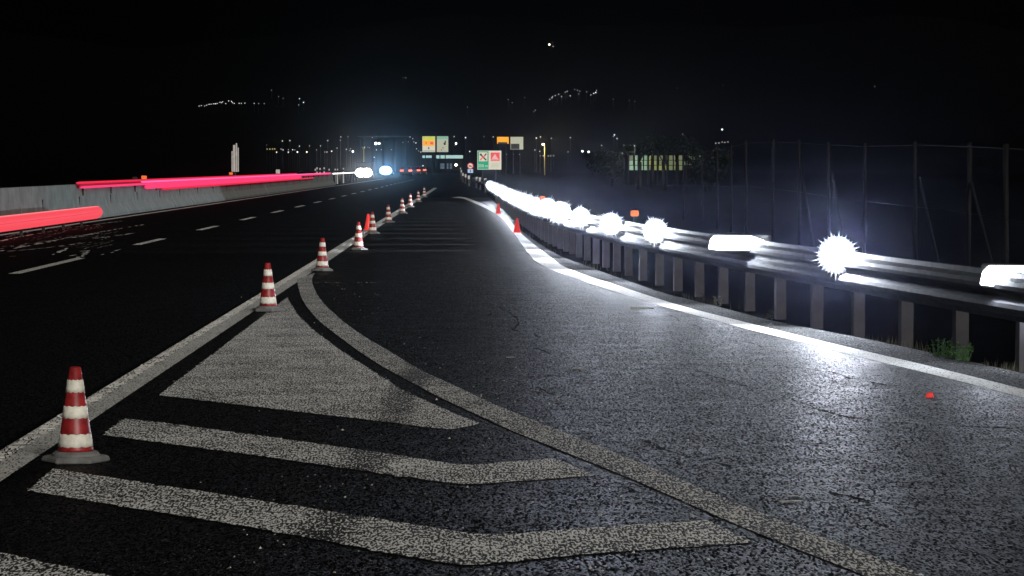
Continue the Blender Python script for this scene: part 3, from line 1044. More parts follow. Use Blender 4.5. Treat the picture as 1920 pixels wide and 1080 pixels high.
# ------------------------------------------------------------------ weeds and grass along the shoulder
def weed(px, py, n, h, spread, label, mat='leaf', name='weed'):
    x, y = G(px, py)
    t = thing(name, label, 'weed', (x, y, -.01))
    st, lf = MB(), MB()
    for i in range(n):
        bx, by = random.uniform(-spread, spread), random.uniform(-.05, .05)
        lean = Vector((random.uniform(-.3, .3), random.uniform(-.3, .3), 1)).normalized()
        hh = h * random.uniform(.55, 1.1)
        a = Vector((bx, by, 0))
        b = a + lean * hh
        st.tube(a, b, .0022, 5, .001)
        for k in range(14):
            c = a.lerp(b, random.uniform(.08, 1))
            d = Vector((random.gauss(0, 1), random.gauss(0, 1), random.uniform(-.1, .9))).normalized()
            u = d.cross(Vector((random.gauss(0, 1), random.gauss(0, 1), random.gauss(0, 1)))).normalized()
            l_ = random.uniform(.012, .026)
            lf.add([c, c + d * l_ * .5 + u * l_ * .28, c + d * l_, c + d * l_ * .5 - u * l_ * .28], [(0, 1, 2, 3)])
    st.build('stem', M[mat], t)
    lf.build('leaves', M[mat], t, kind='stuff')
    return t
weed(1757, 667, 9, .15, .035, 'small upright green weed at the foot of a guardrail post')
weed(1776, 670, 8, .13, .03, 'small green weed, the middle one of three on the shoulder edge')
weed(1804, 676, 16, .15, .05, 'bushiest green weed on the shoulder edge, last of three')
weed(1441, 597, 6, .1, .05, 'dim wispy weed under the floodlights at the shoulder edge', 'leaf_pale')
weed(1345, 572, 5, .14, .03, 'thin dry weed beside the guardrail where the shoulder narrows', 'leaf_pale')
weed(1316, 566, 6, .09, .05, 'low dry weed beside the guardrail, next to the thin one', 'leaf_pale')
mb = MB()
for i in range(1500):
    t = random.random()
    k = random.randrange(len(near_r) - 6)
    a, b = near_r[k], near_r[k + 1]
    s = random.random()
    x, y = a[0] + (b[0] - a[0]) * s, a[1] + (b[1] - a[1]) * s
    if math.sin(y * 1.7) + math.sin(y * .63 + 1) + random.uniform(-.8, .8) < 1.0:
        continue
    x += abs(random.gauss(.04, .1))
    hgt = random.uniform(.01, .07)
    lx, ly = random.uniform(-.03, .03), random.uniform(-.03, .03)
    wv = .0035
    mb.add([(x - wv, y, -.06), (x + wv, y, -.06), (x + lx, y + ly, hgt)], [(0, 1, 2)])
mb.build('grass', M['leaf_pale'], kind='stuff')

# ------------------------------------------------------------------ fence of tall posts behind the guardrail
FX = 6.0
fence = thing('wire_fence', 'dim tall wire fence on slender posts behind the guardrail', 'fence')
tops = []
for px, py, brace in ((1282, 288, 0), (1317, 283, 0), (1345, 275, 0), (1372, 271, 0), (1400, 263, 0), (1449, 261, 0), (1500, 262, 1), (1557, 266, 1), (1622, 268, 0), (1720, 265, 1), (1817, 267, 1), (1890, 270, 0), (1990, 275, 0)):
    Y = FX * F / (px - 880)
    zt = P(px, py, Y).z
    r = .028 * random.uniform(.85, 1.15)
    tops.append((FX, Y, zt))
    MB().tube((FX, Y, -.3), (FX + random.uniform(-.03, .03), Y, zt), r, 8).build('post', M['fence'], fence, smooth=True)
    if brace:
        MB().tube((FX + .03, Y - .02, zt * .72), (FX + .05, Y - 1.9, -.08), .022, 6).build('brace', M['fence'], fence)
for f in (.97, .5):
    mb = MB()
    for a, b in zip(tops, tops[1:]):
        mb.tube((a[0], a[1], a[2] * f), (b[0], b[1], b[2] * f), .0025, 4)
    mb.build('wire', M['fence'], fence)

# ------------------------------------------------------------------ signs
def panel(name, parent, mat, x0, x1, z0, z1, y=-.01, th=.04, bev=0.0):
    return MB().box(x0, x1, y - th, y, z0, z1).build(name, mat, parent, bevel=bev)
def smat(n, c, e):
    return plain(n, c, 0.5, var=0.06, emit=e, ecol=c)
S = {}  # sign colours emit, standing in for retroreflected light
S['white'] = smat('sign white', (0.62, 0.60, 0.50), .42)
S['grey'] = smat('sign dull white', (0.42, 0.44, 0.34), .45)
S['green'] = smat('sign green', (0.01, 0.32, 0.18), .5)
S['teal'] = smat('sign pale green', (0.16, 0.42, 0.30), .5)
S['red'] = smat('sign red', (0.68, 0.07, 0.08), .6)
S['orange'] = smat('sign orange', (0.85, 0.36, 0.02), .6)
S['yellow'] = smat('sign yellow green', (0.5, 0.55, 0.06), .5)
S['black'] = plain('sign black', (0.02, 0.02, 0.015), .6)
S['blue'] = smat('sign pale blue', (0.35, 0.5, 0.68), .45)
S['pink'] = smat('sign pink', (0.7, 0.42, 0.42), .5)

def text(parent, s, size, x, z, y, mat, name='lettering'):
    cu = bpy.data.curves.new(name, 'FONT')
    cu.body = s
    cu.size = size
    cu.align_x = 'CENTER'
    cu.align_y = 'CENTER'
    cu.extrude = .004
    cu.materials.append(mat)
    tmp = bpy.data.objects.new(name, cu)
    C.objects.link(tmp)
    me = bpy.data.meshes.new_from_object(tmp.evaluated_get(bpy.context.evaluated_depsgraph_get()))
    bpy.data.objects.remove(tmp)
    o = link(name, me, parent)
    o.location = (x, y, z)
    o.rotation_euler = (R(90), 0, 0)
    return o

# service-area sign
Y = 330.0
k = Y / F
p = P(917.5, 318, Y)
sg = thing('service_sign', 'green and red service area sign on posts behind the guardrail', 'road sign', (p.x, Y, -.09))
zb, zt = p.z + .09, P(917, 282.5, Y).z + .09
W2 = 22.5 * k
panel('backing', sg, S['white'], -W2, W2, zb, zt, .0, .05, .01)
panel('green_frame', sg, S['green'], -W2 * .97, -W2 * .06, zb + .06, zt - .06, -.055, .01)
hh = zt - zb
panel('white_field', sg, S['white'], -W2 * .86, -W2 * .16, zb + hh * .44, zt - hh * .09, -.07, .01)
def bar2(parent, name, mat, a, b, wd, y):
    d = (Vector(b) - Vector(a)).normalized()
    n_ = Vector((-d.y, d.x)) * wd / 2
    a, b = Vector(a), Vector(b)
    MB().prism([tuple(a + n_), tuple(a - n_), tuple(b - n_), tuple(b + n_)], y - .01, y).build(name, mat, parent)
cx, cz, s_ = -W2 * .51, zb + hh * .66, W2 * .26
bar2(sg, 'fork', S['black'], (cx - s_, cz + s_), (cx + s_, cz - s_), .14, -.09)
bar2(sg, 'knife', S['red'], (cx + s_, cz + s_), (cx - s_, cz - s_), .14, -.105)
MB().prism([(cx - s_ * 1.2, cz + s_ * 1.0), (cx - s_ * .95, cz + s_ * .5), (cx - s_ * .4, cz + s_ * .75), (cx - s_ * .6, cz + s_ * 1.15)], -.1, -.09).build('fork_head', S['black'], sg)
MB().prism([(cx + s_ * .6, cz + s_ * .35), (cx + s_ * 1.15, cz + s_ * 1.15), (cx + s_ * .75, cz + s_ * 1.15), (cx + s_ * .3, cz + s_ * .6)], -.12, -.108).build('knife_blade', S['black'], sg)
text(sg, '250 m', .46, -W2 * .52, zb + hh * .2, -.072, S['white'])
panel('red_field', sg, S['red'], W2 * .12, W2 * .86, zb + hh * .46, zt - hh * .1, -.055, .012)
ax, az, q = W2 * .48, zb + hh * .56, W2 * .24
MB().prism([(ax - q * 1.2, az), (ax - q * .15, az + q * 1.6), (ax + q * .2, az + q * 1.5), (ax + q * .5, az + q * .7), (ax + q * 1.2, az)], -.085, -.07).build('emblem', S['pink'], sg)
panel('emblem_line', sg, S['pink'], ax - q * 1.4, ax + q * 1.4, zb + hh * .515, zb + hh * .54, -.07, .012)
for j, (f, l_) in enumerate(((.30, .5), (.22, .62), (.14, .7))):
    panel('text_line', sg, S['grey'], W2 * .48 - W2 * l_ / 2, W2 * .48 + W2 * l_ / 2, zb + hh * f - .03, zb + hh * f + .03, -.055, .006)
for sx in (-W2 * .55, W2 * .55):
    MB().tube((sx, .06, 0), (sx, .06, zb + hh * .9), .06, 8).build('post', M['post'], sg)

# round no-overtaking sign
Y = 400.0
k = Y / F
p = P(882, 311, Y)
rs = thing('round_sign', 'small round red rimmed traffic sign with a pale plate under it', 'road sign', (p.x, Y, -.09))
z0 = p.z + .09
def disc(name, r, mat, y, parent, n=28, c=(0, 0)):
    MB().prism([(c[0] + r * math.cos(2 * math.pi * i / n), c[1] + r * math.sin(2 * math.pi * i / n)) for i in range(n)], y - .02, y).build(name, mat, parent)
disc('rim', 5.6 * k, S['red'], 0, rs, c=(0, z0))
disc('face', 4.0 * k, S['white'], -.021, rs, c=(0, z0))
MB().prism([(-.2, z0 - .1), (.22, z0 - .12), (.22, z0), (.08, z0), (.03, z0 + .09), (-.2, z0 + .1)], -.06, -.045).build('symbol', S['black'], rs)
panel('plate', rs, S['blue'], -5 * k, 5 * k, z0 - 13 * k, z0 - 6 * k, 0, .03)
panel('plate_stripe', rs, S['black'], -.06, .06, z0 - 12 * k, z0 - 7 * k, -.032, .01)
MB().tube((0, .06, -.0), (0, .06, z0 + .2), .045, 8).build('post', M['post'], rs)

# overhead signs
def double_sign(Y, xa, xb, xm, ya, yb, label, full=True):
    k = Y / F
    p = P((xa + xb) / 2, 300, Y)
    t = thing('overhead_sign', label, 'road sign', (p.x, Y, -.09))
    zb, zt = P(0, yb, Y).z + .09, P(0, ya, Y).z + .09
    cx = (xa + xb) / 2
    a0, a1 = (xa - cx) * k, (xm - 1.6 - cx) * k
    b0, b1 = (xm + 1.6 - cx) * k, (xb - cx) * k
    h_ = zt - zb
    if full:
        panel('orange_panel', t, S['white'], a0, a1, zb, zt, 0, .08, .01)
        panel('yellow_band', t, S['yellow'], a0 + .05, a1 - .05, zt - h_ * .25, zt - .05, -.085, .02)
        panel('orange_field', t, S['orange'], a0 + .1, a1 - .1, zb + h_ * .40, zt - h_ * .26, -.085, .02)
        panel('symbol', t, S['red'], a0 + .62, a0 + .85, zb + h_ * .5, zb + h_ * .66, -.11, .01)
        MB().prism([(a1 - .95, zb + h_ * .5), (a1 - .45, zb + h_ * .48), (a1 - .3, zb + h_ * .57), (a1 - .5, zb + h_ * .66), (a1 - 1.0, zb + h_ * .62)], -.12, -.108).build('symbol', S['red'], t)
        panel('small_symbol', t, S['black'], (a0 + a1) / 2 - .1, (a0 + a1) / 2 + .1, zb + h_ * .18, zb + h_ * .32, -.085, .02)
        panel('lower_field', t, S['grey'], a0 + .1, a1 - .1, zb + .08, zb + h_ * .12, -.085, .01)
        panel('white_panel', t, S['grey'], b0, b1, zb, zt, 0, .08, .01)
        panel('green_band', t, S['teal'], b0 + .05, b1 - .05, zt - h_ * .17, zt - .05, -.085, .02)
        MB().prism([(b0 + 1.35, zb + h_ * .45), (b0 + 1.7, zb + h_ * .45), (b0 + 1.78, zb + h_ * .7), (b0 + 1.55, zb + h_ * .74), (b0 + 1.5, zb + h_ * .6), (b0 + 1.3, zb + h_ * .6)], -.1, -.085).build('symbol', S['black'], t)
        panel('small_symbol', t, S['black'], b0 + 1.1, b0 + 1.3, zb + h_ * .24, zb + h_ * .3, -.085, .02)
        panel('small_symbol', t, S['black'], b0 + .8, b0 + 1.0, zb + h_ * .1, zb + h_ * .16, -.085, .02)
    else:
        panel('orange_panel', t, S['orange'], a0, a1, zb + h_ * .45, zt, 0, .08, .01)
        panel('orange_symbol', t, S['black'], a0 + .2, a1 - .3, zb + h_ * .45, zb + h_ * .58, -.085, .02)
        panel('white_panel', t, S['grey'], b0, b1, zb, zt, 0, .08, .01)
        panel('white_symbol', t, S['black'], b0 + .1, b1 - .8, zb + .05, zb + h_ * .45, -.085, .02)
    for sx in (a0 + .6, a1 - .6, b0 + .6, b1 - .6):
        MB().tube((sx, .12, 0), (sx, .12, zt - .1), .09, 8).build('post', M['pole'], t)
    panel('crossbar', t, M['pole'], a0, b1, zb + h_ * .6, zb + h_ * .66, .18, .08)
double_sign(560, 792, 840.5, 817.5, 255.5, 285, 'tall orange and pale green double sign above the pale canopy band')
double_sign(610, 932, 981, 955.5, 256.5, 280, 'dim double sign, orange beside grey, half hidden by a dark tree', False)

# service station canopy and kiosk
Y = 640.0
k = Y / F
p = P(830, 300, Y)
st_ = thing('canopy_building', 'low roadside building with a long pale canopy fascia and two dim windows', 'building', (p.x, Y, -.09))
def zz(py):
    return P(0, py, Y).z + .09
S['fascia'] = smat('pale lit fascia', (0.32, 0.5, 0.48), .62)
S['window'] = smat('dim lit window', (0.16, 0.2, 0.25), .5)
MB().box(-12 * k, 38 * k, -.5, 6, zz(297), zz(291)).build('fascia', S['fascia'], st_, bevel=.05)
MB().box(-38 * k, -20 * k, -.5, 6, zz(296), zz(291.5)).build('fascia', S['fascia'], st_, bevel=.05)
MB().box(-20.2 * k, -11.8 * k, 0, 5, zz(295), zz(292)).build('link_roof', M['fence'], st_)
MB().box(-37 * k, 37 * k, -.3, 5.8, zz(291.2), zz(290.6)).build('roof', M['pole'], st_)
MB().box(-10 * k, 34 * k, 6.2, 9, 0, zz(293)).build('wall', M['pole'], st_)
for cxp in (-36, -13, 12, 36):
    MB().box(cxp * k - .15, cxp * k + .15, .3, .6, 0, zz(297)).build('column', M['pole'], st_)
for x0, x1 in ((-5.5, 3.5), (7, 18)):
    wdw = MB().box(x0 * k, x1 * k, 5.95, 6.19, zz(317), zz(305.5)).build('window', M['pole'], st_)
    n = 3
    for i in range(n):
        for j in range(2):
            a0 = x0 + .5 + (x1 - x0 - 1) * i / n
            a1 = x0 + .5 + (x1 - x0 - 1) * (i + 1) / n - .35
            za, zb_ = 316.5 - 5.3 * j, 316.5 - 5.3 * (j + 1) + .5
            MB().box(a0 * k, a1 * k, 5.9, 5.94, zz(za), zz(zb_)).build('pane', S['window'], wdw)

# viaduct line far off
Y = 700.0
p = P(718, 256, Y)
k = Y / F
vd = thing('viaduct', 'faint level viaduct parapet on piers above the distant headlights', 'viaduct', (p.x, Y, -.09))
z0 = p.z + .09
MB().box(-48 * k, 48 * k, 0, 4, z0 - .55, z0 - .12).build('deck', M['pole'], vd)
MB().box(-47.6 * k, 47.6 * k, -.12, -.002, z0 - .12, z0 + .02).build('parapet', M['post'], vd)
for i in range(5):
    x = (-40 + 20 * i) * k
    MB().box(x - .3, x + .3, 1.5, 2.5, 0, z0 - .55).build('pier', M['pole'], vd)

# ------------------------------------------------------------------ vehicles far ahead
def car(name, label, x, y, rz, paint, hh=1.5, wid=1.8, heads=None, tails=False, van=False):
    t = thing(name, label, 'van' if van else 'car', (x, y, 0), rz)
    L2 = 2.2
    w2 = wid / 2
    # side outline in y, z swept across the width; the front faces -Y
    if van:
        side = [(-L2, .35), (-L2, .95), (-L2 + .35, 1.1), (-L2 + .9, hh + .35), (L2 - .1, hh + .4), (L2, .4)]
    else:
        side = [(-L2, .32), (-L2 - .02, .62), (-L2 + .1, .8), (-L2 + 1.15, .95), (L2 - .5, 1.0), (L2, .9), (L2, .32)]
    def sweepx(pts, xx):
        n = len(pts)
        return MB().add([(-xx, a, b) for a, b in pts] + [(xx, a, b) for a, b in pts], [(i, (i + 1) % n, n + (i + 1) % n, n + i) for i in range(n)] + [tuple(range(n)), tuple(range(2 * n - 1, n - 1, -1))])
    sweepx(side, w2).build('body', paint, t, bevel=.06)
    if van:
        sweepx([(-L2 + .36, 1.14), (-L2 + .86, hh + .25), (-L2 + .84, hh + .26), (-L2 + .33, 1.15)], w2 * .86).build('windscreen', M['glass'], t)
    else:
        sweepx([(-L2 + 1.1, .9), (-L2 + 1.9, hh), (L2 - 1.0, hh), (L2 - .3, .92)], w2 * .84).build('cabin', paint, t, bevel=.05)
        sweepx([(-L2 + 1.13, .96), (-L2 + 1.85, hh - .05), (-L2 + 1.82, hh - .04), (-L2 + 1.1, .97)], w2 * .76).build('windscreen', M['glass'], t)
        sweepx([(L2 - .98, hh - .05), (L2 - .36, .98), (L2 - .33, .99), (L2 - .95, hh - .04)], w2 * .74).build('rear_window', M['glass'], t)
    for sx in (-1, 1):
        for sy in (-1.3, 1.35):
            wm = MB()
            wm.tube((sx * (w2 - .2), sy, .31), (sx * (w2 + .01), sy, .31), .31, 18)
            wh = wm.build('wheel', M['tyre'], t)
            MB().tube((sx * (w2 + .012), sy, .31), (sx * (w2 + .022), sy, .31), .19, 12).build('rim', M['rim'], wh)
    MB().box(-.26, .26, -L2 - .05, -L2 - .03, .42, .53).build('number_plate', M['plate'], t)
    if heads:
        mat, lw, lh, zc, power, col = heads
        for sx in (-1, 1):
            MB().ball((sx * (w2 - lw * .55), -L2 - .03, zc), .5, 14, 8, lw, .12, lh).build('headlight', mat, t, smooth=True)  # lens oversized to stand in for headlight glare
            l = bpy.data.lights.new('headlight_beam', 'SPOT')
            l.energy = power
            l.spot_size = R(9)
            l.spot_blend = 1
            l.shadow_soft_size = .08
            l.color = col
            o = bpy.data.objects.new('headlight_beam', l)
            C.objects.link(o)
            o.parent = t
            o.location = (sx * (w2 - .4), -L2 - .3, zc)
            o.rotation_euler = Vector((-x, -y, .6)).to_track_quat('-Z', 'Y').to_euler()
    if tails:
        for sx in (-1, 1):
            MB().box(sx * (w2 - .28) - .26, sx * (w2 - .28) + .26, L2 + .005, L2 + .05, .70, .92).build('tail_lamp', M['tail'], t, bevel=.02)
    return t
p = P(683, 323, 372)
car('van', 'oncoming van with dazzling warm white headlights beyond the barrier end', p.x, 372, 0, M['car_dark'], 1.6, 2.3, (M['head_warm'], 1.4, 1.15, p.z - .05, 1600, (1, .93, .82)), van=True)
p = P(724, 320, 470)
car('car', 'oncoming car with dazzling blue white headlights next to the warm ones', p.x, 470, 0, M['car_dark'], 1.5, 2.2, (M['head_blue'], 1.7, 1.45, max(p.z, .75), 5000, (.25, .62, 1)))
for px, Y, lab in ((762, 420, 'car seen from behind with lit tail lamps, next to the blue headlights'), (778, 455, 'car seen from behind with lit tail lamps, between two others'), (790, 500, 'car seen from behind with lit tail lamps, nearest the canopy building')):
    p = P(px, 321.5, Y)
    car('car', lab, p.x, Y, math.pi, M['car_dark'], 1.45, 1.8, None, True)

# ------------------------------------------------------------------ far lamps
GL = {n: glow('far lamp ' + n, c, 1.0) for n, c in (('white', (1.0, .97, .9)), ('warm', (1.0, .82, .5)), ('yellow', (.9, .75, .3)))}
def glow_s(col, s):
    key = col + str(s)
    if key not in GL:
        base = {'white': (.95, .97, 1.0), 'warm': (1.0, .85, .6), 'yellow': (.9, .75, .3), 'red': (1.0, .35, .25)}[col]
        GL[key] = glow('far lamp ' + key, base, s)
    return GL[key]
def far_lamp(px, py, s, r, col='white', Y=None, label=None, group=None, pole_mat=None):
    d = ray(px, py)
    if Y is None:
        t = 300.0
        for _ in range(4000):
            q = Vector((0, 0, H)) + d * t
            if q.y > 1560 or q.z < hill(q.x, q.y) + 3.2:
                break
            t += 1.0
        p = Vector((0, 0, H)) + d * t
    else:
        p = P(px, py, Y)
    rad = r * p.y / F
    gz = hill(p.x, p.y) - .3
    o = thing('street_lamp', label or ('small white lamp on the dark hillside' if Y is None else 'small lamp among the lights of the plain'), 'street lamp', (p.x, p.y, gz), 0,
              group or ('hillside lights' if Y is None else 'lights of the plain'))
    MB().ball((0, 0, p.z - gz), rad, 8, 6).build('lamp_globe', glow_s(col, s), o, smooth=True)
    MB().tube((0, .05, 0), (0, .05, p.z - gz - rad * .9), .03, 5).build('pole', pole_mat or M['pole'], o)
    return o
hillp = [(32, 333, .5), (42, 331, .5), (57, 333, .4), (66, 329, .5), (77, 325, .7), (86, 325, .6), (97, 323, .7), (105, 323, 1), (113, 322, .7), (126, 316, .7), (133, 318, .6), (138, 314, .6), (152, 322, .5), (165, 310, .7), (178, 312, .8), (182, 318, .6), (190, 321, .6), (212, 321, .6), (222, 321, .5), (238, 320, .5), (280, 321, .5), (300, 322, .25), (325, 322, .2), (484, 300, .8), (502, 317, 1.2), (480, 328, .3), (358, 262, .15), (390, 290, .12), (410, 298, .12),
         (950, 205, .12), (963, 206, .15), (1240, 338, .35), (1423, 304, .35), (1441, 318, .4), (1497, 295, .2), (1545, 352, .4), (1538, 358, .2), (1610, 303, .4), (1620, 296, .7), (1622, 290, .4), (1635, 286, .5), (1650, 280, .5), (1663, 290, .5), (1688, 267, .5), (1680, 270, .3), (1702, 287, .7), (1735, 262, .25), (1745, 266, .25), (1722, 258, .2), (1795, 283, .5), (1808, 276, 1), (1817, 272, 1.8), (1820, 262, .4)]
for x, y, s in hillp:
    far_lamp(x / 2.4 + 360, y / 2.4 + 60, round(s * 1.6, 2), .85)
far_lamp(1030, 83.5, 5, 1.7, 'warm', label='brightest single warm lamp high on the dark hillside', group='hillside lights')
far_lamp(1037, 87, 1.2, .8)
for x, y, s in ((1270, 165, .25), (1356, 160, .25), (1640, 162, .3), (1150, 186, .3), (1190, 190, .3), (1180, 188, .2), (1100, 172, .3), (1085, 176, .3), (760, 146, .15)):
    far_lamp(x, y, s, .9)
plain_l = [(529.5, 264.3, .8, 1.2), (543.6, 263.5, .7, 1.2), (561.6, 274, .6, 1.2), (580.5, 273.5, .5, 1.1), (601, 273.5, .7, 1.1), (614.6, 263.5, 1, 1.1), (639, 256.6, .7, 1.3), (638, 263, .4, 1.1), (652.5, 256, .3, 1.1),
           (518.7, 285.3, 1.4, 1.3), (540.7, 285.3, 1.3, 1.3), (557.7, 285, 1.8, 1.6), (575.3, 285, 1.8, 1.6), (527, 279.5, .4, 1.2), (530.8, 281, .8, 1.1), (540.7, 280.5, .4, 1), (548.7, 280.7, .9, 1.1), (553, 281, .4, 1), (593.4, 281, .25, 1.2), (613, 285, .5, 1.4), (609, 285, .3, 1.2), (621.9, 283.5, 1.6, 1.4), (632, 277.6, .5, 1.2), (649.4, 279.9, .5, 1.3), (657, 278.7, .4, 1.1), (656, 282, .35, 1.2), (661.6, 284, 2.5, 2.4), (683.4, 276.4, .9, 1.6),
           (705.7, 281, .8, 1.1), (715, 280.6, .25, 1.3), (734, 280.6, .25, 1.2), (701.6, 295, .5, 1.4), (755.7, 267, .35, 1.2), (765.6, 266, .25, 1.1), (768.8, 256.7, .7, 1.1), (773.8, 260, .6, 1.1), (779.7, 268, 1.1, 1.4), (776, 266, .4, 1.2), (781, 279, .7, 1.2), (785, 283, .4, 1.2), (789, 285, .5, 1.6), (698, 258, .35, 1.1), (706, 256.5, .5, 1.2), (690, 276, .2, 1.2), (500, 272, .1, 1), (693, 277, .2, 1.2),
           (851.4, 256, .7, 1.2), (872.8, 258, 1.2, 1.5), (853, 273, .3, 1), (880.8, 284, 1, 1.5), (924.8, 256.7, .7, 1.2), (907.5, 256, .25, 1.3), (949.7, 289.5, .3, 1.3), (974, 289.5, .25, 1.3), (963, 289.5, .2, 1.2), (974, 279, .7, 1.2),
           (1005.6, 258.7, 1.1, 1.3), (1013.4, 256.5, .7, 1.3), (1033.8, 259.4, .7, 1.3), (1069.4, 258, .9, 1.3), (1128, 272.7, .6, 1.5), (1012, 283.7, .5, 1.3), (1003, 281, .25, 1.6), (1065, 284.7, .4, 1.4), (1152, 253, 1.2, 1.5), (1157, 259.7, .8, 1.5), (1150, 256, .3, 1.2), (1018.7, 292, .3, 1.6), (1013, 292, .2, 1.4), (1032.5, 291.9, .18, 1.8), (1038, 291.7, .18, 1.8), (1028, 292.3, .15, 1.8), (1167, 287.5, .25, 1.6), (1182, 273.5, .5, 1.6), (1186, 274.5, .3, 1.6), (1170, 272, .2, 1.3), (774.5, 314.5, .5, 1.8), (793, 311, .7, 1.8), (797, 315, .5, 1.6),
           (1365, 266, .4, 1.4), (1359, 267, .4, 1.4), (1354, 266.3, .5, 1.4), (1348, 268, .35, 1.4), (1342, 268.6, .4, 1.4), (1280, 251, .4, 1.2), (1280.5, 254, .25, 1.1)]
for i, (x, y, s, r) in enumerate(plain_l):
    far_lamp(x, y, round(s * 1.25, 2), r * .86, 'white' if i % 3 else 'warm', 648 + (i * 37) % 100 if y < 300 else 560)
for px, py in ((500.6, 279.5), (506, 279.5), (511, 279.3), (515, 279.3)):
    far_lamp(px, py, .35, 1.5, 'yellow', 690, 'dim yellow lamp at the far left end of the plain lights', 'yellow lights of the plain')
far_lamp(704.7, 269, 5, 2.6, 'white', 655, 'bright white mast lamp above the oncoming headlights, larger of a pair', 'bright mast lamps')
far_lamp(711, 269, 3.5, 2.0, 'white', 655, 'bright white mast lamp above the oncoming headlights, smaller of a pair', 'bright mast lamps')
far_lamp(855, 269, 3, 2.0, 'white', 660, 'bright white lamp between the two overhead signs', 'lights of the plain')
far_lamp(855, 309, 5, 2.6, 'warm', 610, 'warm lamp at the end of the canopy building', 'lights of the plain')
far_lamp(1354, 242.8, 1.6, 1.8, 'white', 420, 'lone pale lamp above the lit thicket', 'lights of the plain')
far_lamp(1092, 283.5, 3, 2.0, 'white', 600, 'white lamp low over the dark bank, first of a close pair', 'low pair of white lamps')
far_lamp(1103.7, 284.7, 3, 2.0, 'white', 600, 'white lamp low over the dark bank, second of a close pair', 'low pair of white lamps')

# lit yellow street lamps
M['pole_lit'] = plain('yellow lit mast', (0.35, 0.28, 0.05), 0.6, emit=.05, ecol=(.6, .5, .08))  # emission stands in for lamp light falling on the mast
def bent_lamp(px, py, pyb, Y, arm, s, r, label, double=False):
    k = Y / F
    p = P(px, py, Y)
    t = thing('street_lamp', label, 'street lamp', (p.x + arm * k, Y, -.09))
    z = p.z + .09
    MB().tube((0, 0, 0), (0, 0, z - .4), 1.0 * k, 8, .7 * k).build('pole', M['pole_lit'], t, smooth=True)
    MB().tube((0, 0, z - .4), (-arm * k, 0, z + .05), .7 * k, 6).build('arm', M['pole_lit'], t)
    if double:
        MB().tube((0, 0, z - .4), (arm * k, 0, z + .05), .7 * k, 6).build('arm', M['pole_lit'], t)
    if s:
        MB().ball((-arm * k, 0, z - .1), r * k, 10, 6, 1.2, 1, .8).build('lamp_head', glow_s('warm', s), t, smooth=True)
        lamp_light(t, (-arm * k, -.5, z - .6), 400, .2, (1, .8, .45))
    return t
bent_lamp(1018.5, 269.5, 283, 500, 2.6, 5, 2.4, 'bright yellow street lamp with its lit pole beside the dim double sign')
bent_lamp(679, 276, 315, 480, 3.0, 0, 1, 'yellowish T shaped mast above the warm headlights', True)

# ------------------------------------------------------------------ trees and the lit wall behind them
def tree(px, Y, top, r, label, name='tree', leaves=900, trunk_r=.16, base=0.0, sq=1.0, leaf=.34, low=.45):
    x = P(px, 312, Y).x
    t = thing(name, label, 'tree', (x, Y, -.09), 0, 'dark trees behind the fence')
    zt = P(px, top, Y).z + .09
    tr = MB()
    tr.tube((0, 0, -.1), (random.uniform(-.15, .15), 0, zt * .55), trunk_r, 8, trunk_r * .6)
    tr.tube((0, 0, zt * .5), (random.uniform(-.3, .3), .1, zt * .9), trunk_r * .6, 7, trunk_r * .2)
    lobes = []
    for i in range(7):
        a = random.uniform(0, 6.28)
        c = Vector((math.cos(a) * r * random.uniform(.2, .75), math.sin(a) * r * random.uniform(.2, .75), zt * random.uniform(low, .9)))
        tr.tube((0, 0, zt * random.uniform(low * .6, low + .1)), c, trunk_r * .35, 5, trunk_r * .1)
        lobes.append((c, r * random.uniform(.3, .6)))
    tr.build('trunk', M['bark'], t, smooth=True)
    cr = MB()
    for i in range(leaves):
        c, rr = random.choice(lobes)
        q = Vector((random.gauss(0, 1), random.gauss(0, 1), random.gauss(0, 1))).normalized() * rr * random.uniform(.5, 1.05)
        q.z *= sq
        p = c + q
        if p.z > zt or p.z < base:
            continue
        u = Vector((random.gauss(0, 1), random.gauss(0, 1), random.gauss(0, 1))).normalized()
        v = u.orthogonal().normalized()
        l_ = leaf * random.uniform(.5, 1.2)
        cr.add([p - u * l_ * .5, p + v * l_ * .25, p + u * l_ * .5, p - v * l_ * .25], [(0, 1, 2, 3)])
    cr.build('crown', M['tree_leaf'], t)
    return t
# lit wall with panes
Y = 235.0
k = Y / F
p = P(1232, 312, Y)
S['pane'] = smat('glowing glasshouse pane', (0.24, 0.38, 0.24), .26)
S['pane2'] = smat('yellow glowing glasshouse pane', (0.24, 0.28, 0.09), .26)
S['pane3'] = smat('dim glasshouse pane', (0.12, 0.15, 0.07), .35)
gh = thing('glasshouse', 'long low glasshouse with dim yellow green panes glowing behind dark trunks', 'building', (p.x, Y, -.09))
def gz(py):
    return P(0, py, Y).z + .09
MB().box(-54 * k, 90 * k, .3, 6, 0, gz(283)).build('wall', M['earth'], gh)
MB().add([(-56 * k, -.2, gz(288)), (92 * k, -.2, gz(284)), (92 * k, 6, gz(268)), (-56 * k, 6, gz(272)), (-56 * k, -.2, gz(289)), (92 * k, -.2, gz(285)), (92 * k, 6, gz(269)), (-56 * k, 6, gz(273))],
         [(0, 1, 2, 3), (7, 6, 5, 4), (0, 4, 5, 1), (1, 5, 6, 2), (2, 6, 7, 3), (3, 7, 4, 0)]).build('roof', M['tree_leaf'], gh)
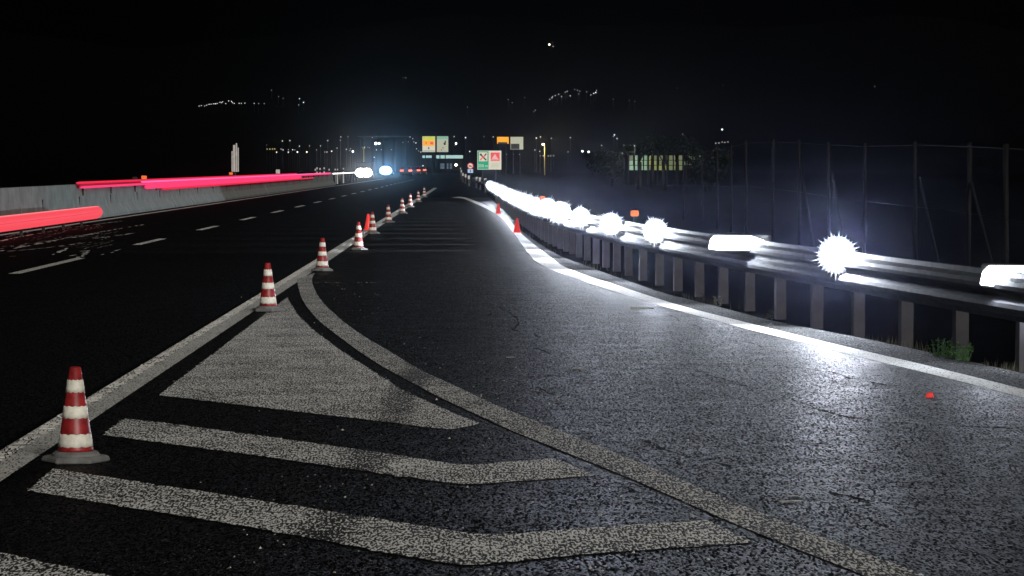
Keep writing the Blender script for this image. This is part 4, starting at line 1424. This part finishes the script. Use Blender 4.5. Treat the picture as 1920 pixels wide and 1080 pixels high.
for i in range(15):
    xa = -52 + i * 9.3
    for j in range(3):
        mt = S['pane'] if i < 4 else (S['pane2'] if i < 8 else S['pane3'])
        if random.random() < .25:
            mt = S['pane3']
        if i > 10 and j < 1:
            continue
        z0, z1 = gz(319 - 9.6 * j), gz(319 - 9.6 * (j + 1) + 1.2)
        MB().box((xa + random.uniform(0, .8)) * k, (xa + 7.8 - random.uniform(0, 1.5)) * k, .2, .29, z0, z1).build('pane', mt, gh)
for i in range(8):
    MB().box((-53 + i * 18) * k - .05, (-53 + i * 18) * k + .05, .05, .19, 0, gz(288)).build('frame_post', M['fence'], gh)
for px, Y_, top, r, lab, lv in ((1148, 215, 285, 1.9, 'dark bushy tree at the near end of the glasshouse', 1300), (1198, 190, 262, 1.0, 'slim dark tree before the brightest glasshouse panes', 260), (1222, 205, 250, 1.0, 'slim dark tree rising above the middle of the glasshouse', 240),
                                (1247, 180, 258, .9, 'slim dark tree before the yellow glasshouse panes', 240), (1268, 198, 254, 1.3, 'slim leafier tree before the dim glasshouse panes', 500), (1325, 170, 280, 1.8, 'rounded dark tree where the wire fence begins', 1300)):
    tree(px, Y_, top, r, lab, leaves=lv, leaf=.34 if r > 1.5 else .26, low=.45 if r > 1.5 else .78)
# glasshouse yard lamp
lt = thing('yard_lamp', 'small yard lamp on a post in front of the glasshouse', 'lamp', (P(1190, 312, 226).x, 226, -.09))
MB().tube((0, 0, 0), (0, 0, 3.1), .04, 6).build('pole', M['pole'], lt)
MB().ball((0, -.02, 3.15), .07, 8, 6).build('lamp_head', glow_s('white', .6), lt)
lamp_light(lt, (0, -.3, 3.0), 300, .1, (.85, 1, .6))

# ------------------------------------------------------------------ haze added over the whole place to give the lamps halos
hz = MB().box(-645, 645, -52, 1610, -2.5, 95).build('haze', [], kind='stuff')
hm = bpy.data.materials.new('thin night haze')
hm.use_nodes = True
ht = hm.node_tree
ht.nodes.clear()
out = ht.nodes.new('ShaderNodeOutputMaterial')
pv = ht.nodes.new('ShaderNodeVolumePrincipled')
pv.inputs['Color'].default_value = (0.86, 0.91, 1.0, 1)
pv.inputs['Density'].default_value = HAZE
pv.inputs['Anisotropy'].default_value = HAZE_G
ht.links.new(pv.outputs[0], out.inputs['Volume'])
hz.data.materials.append(hm)
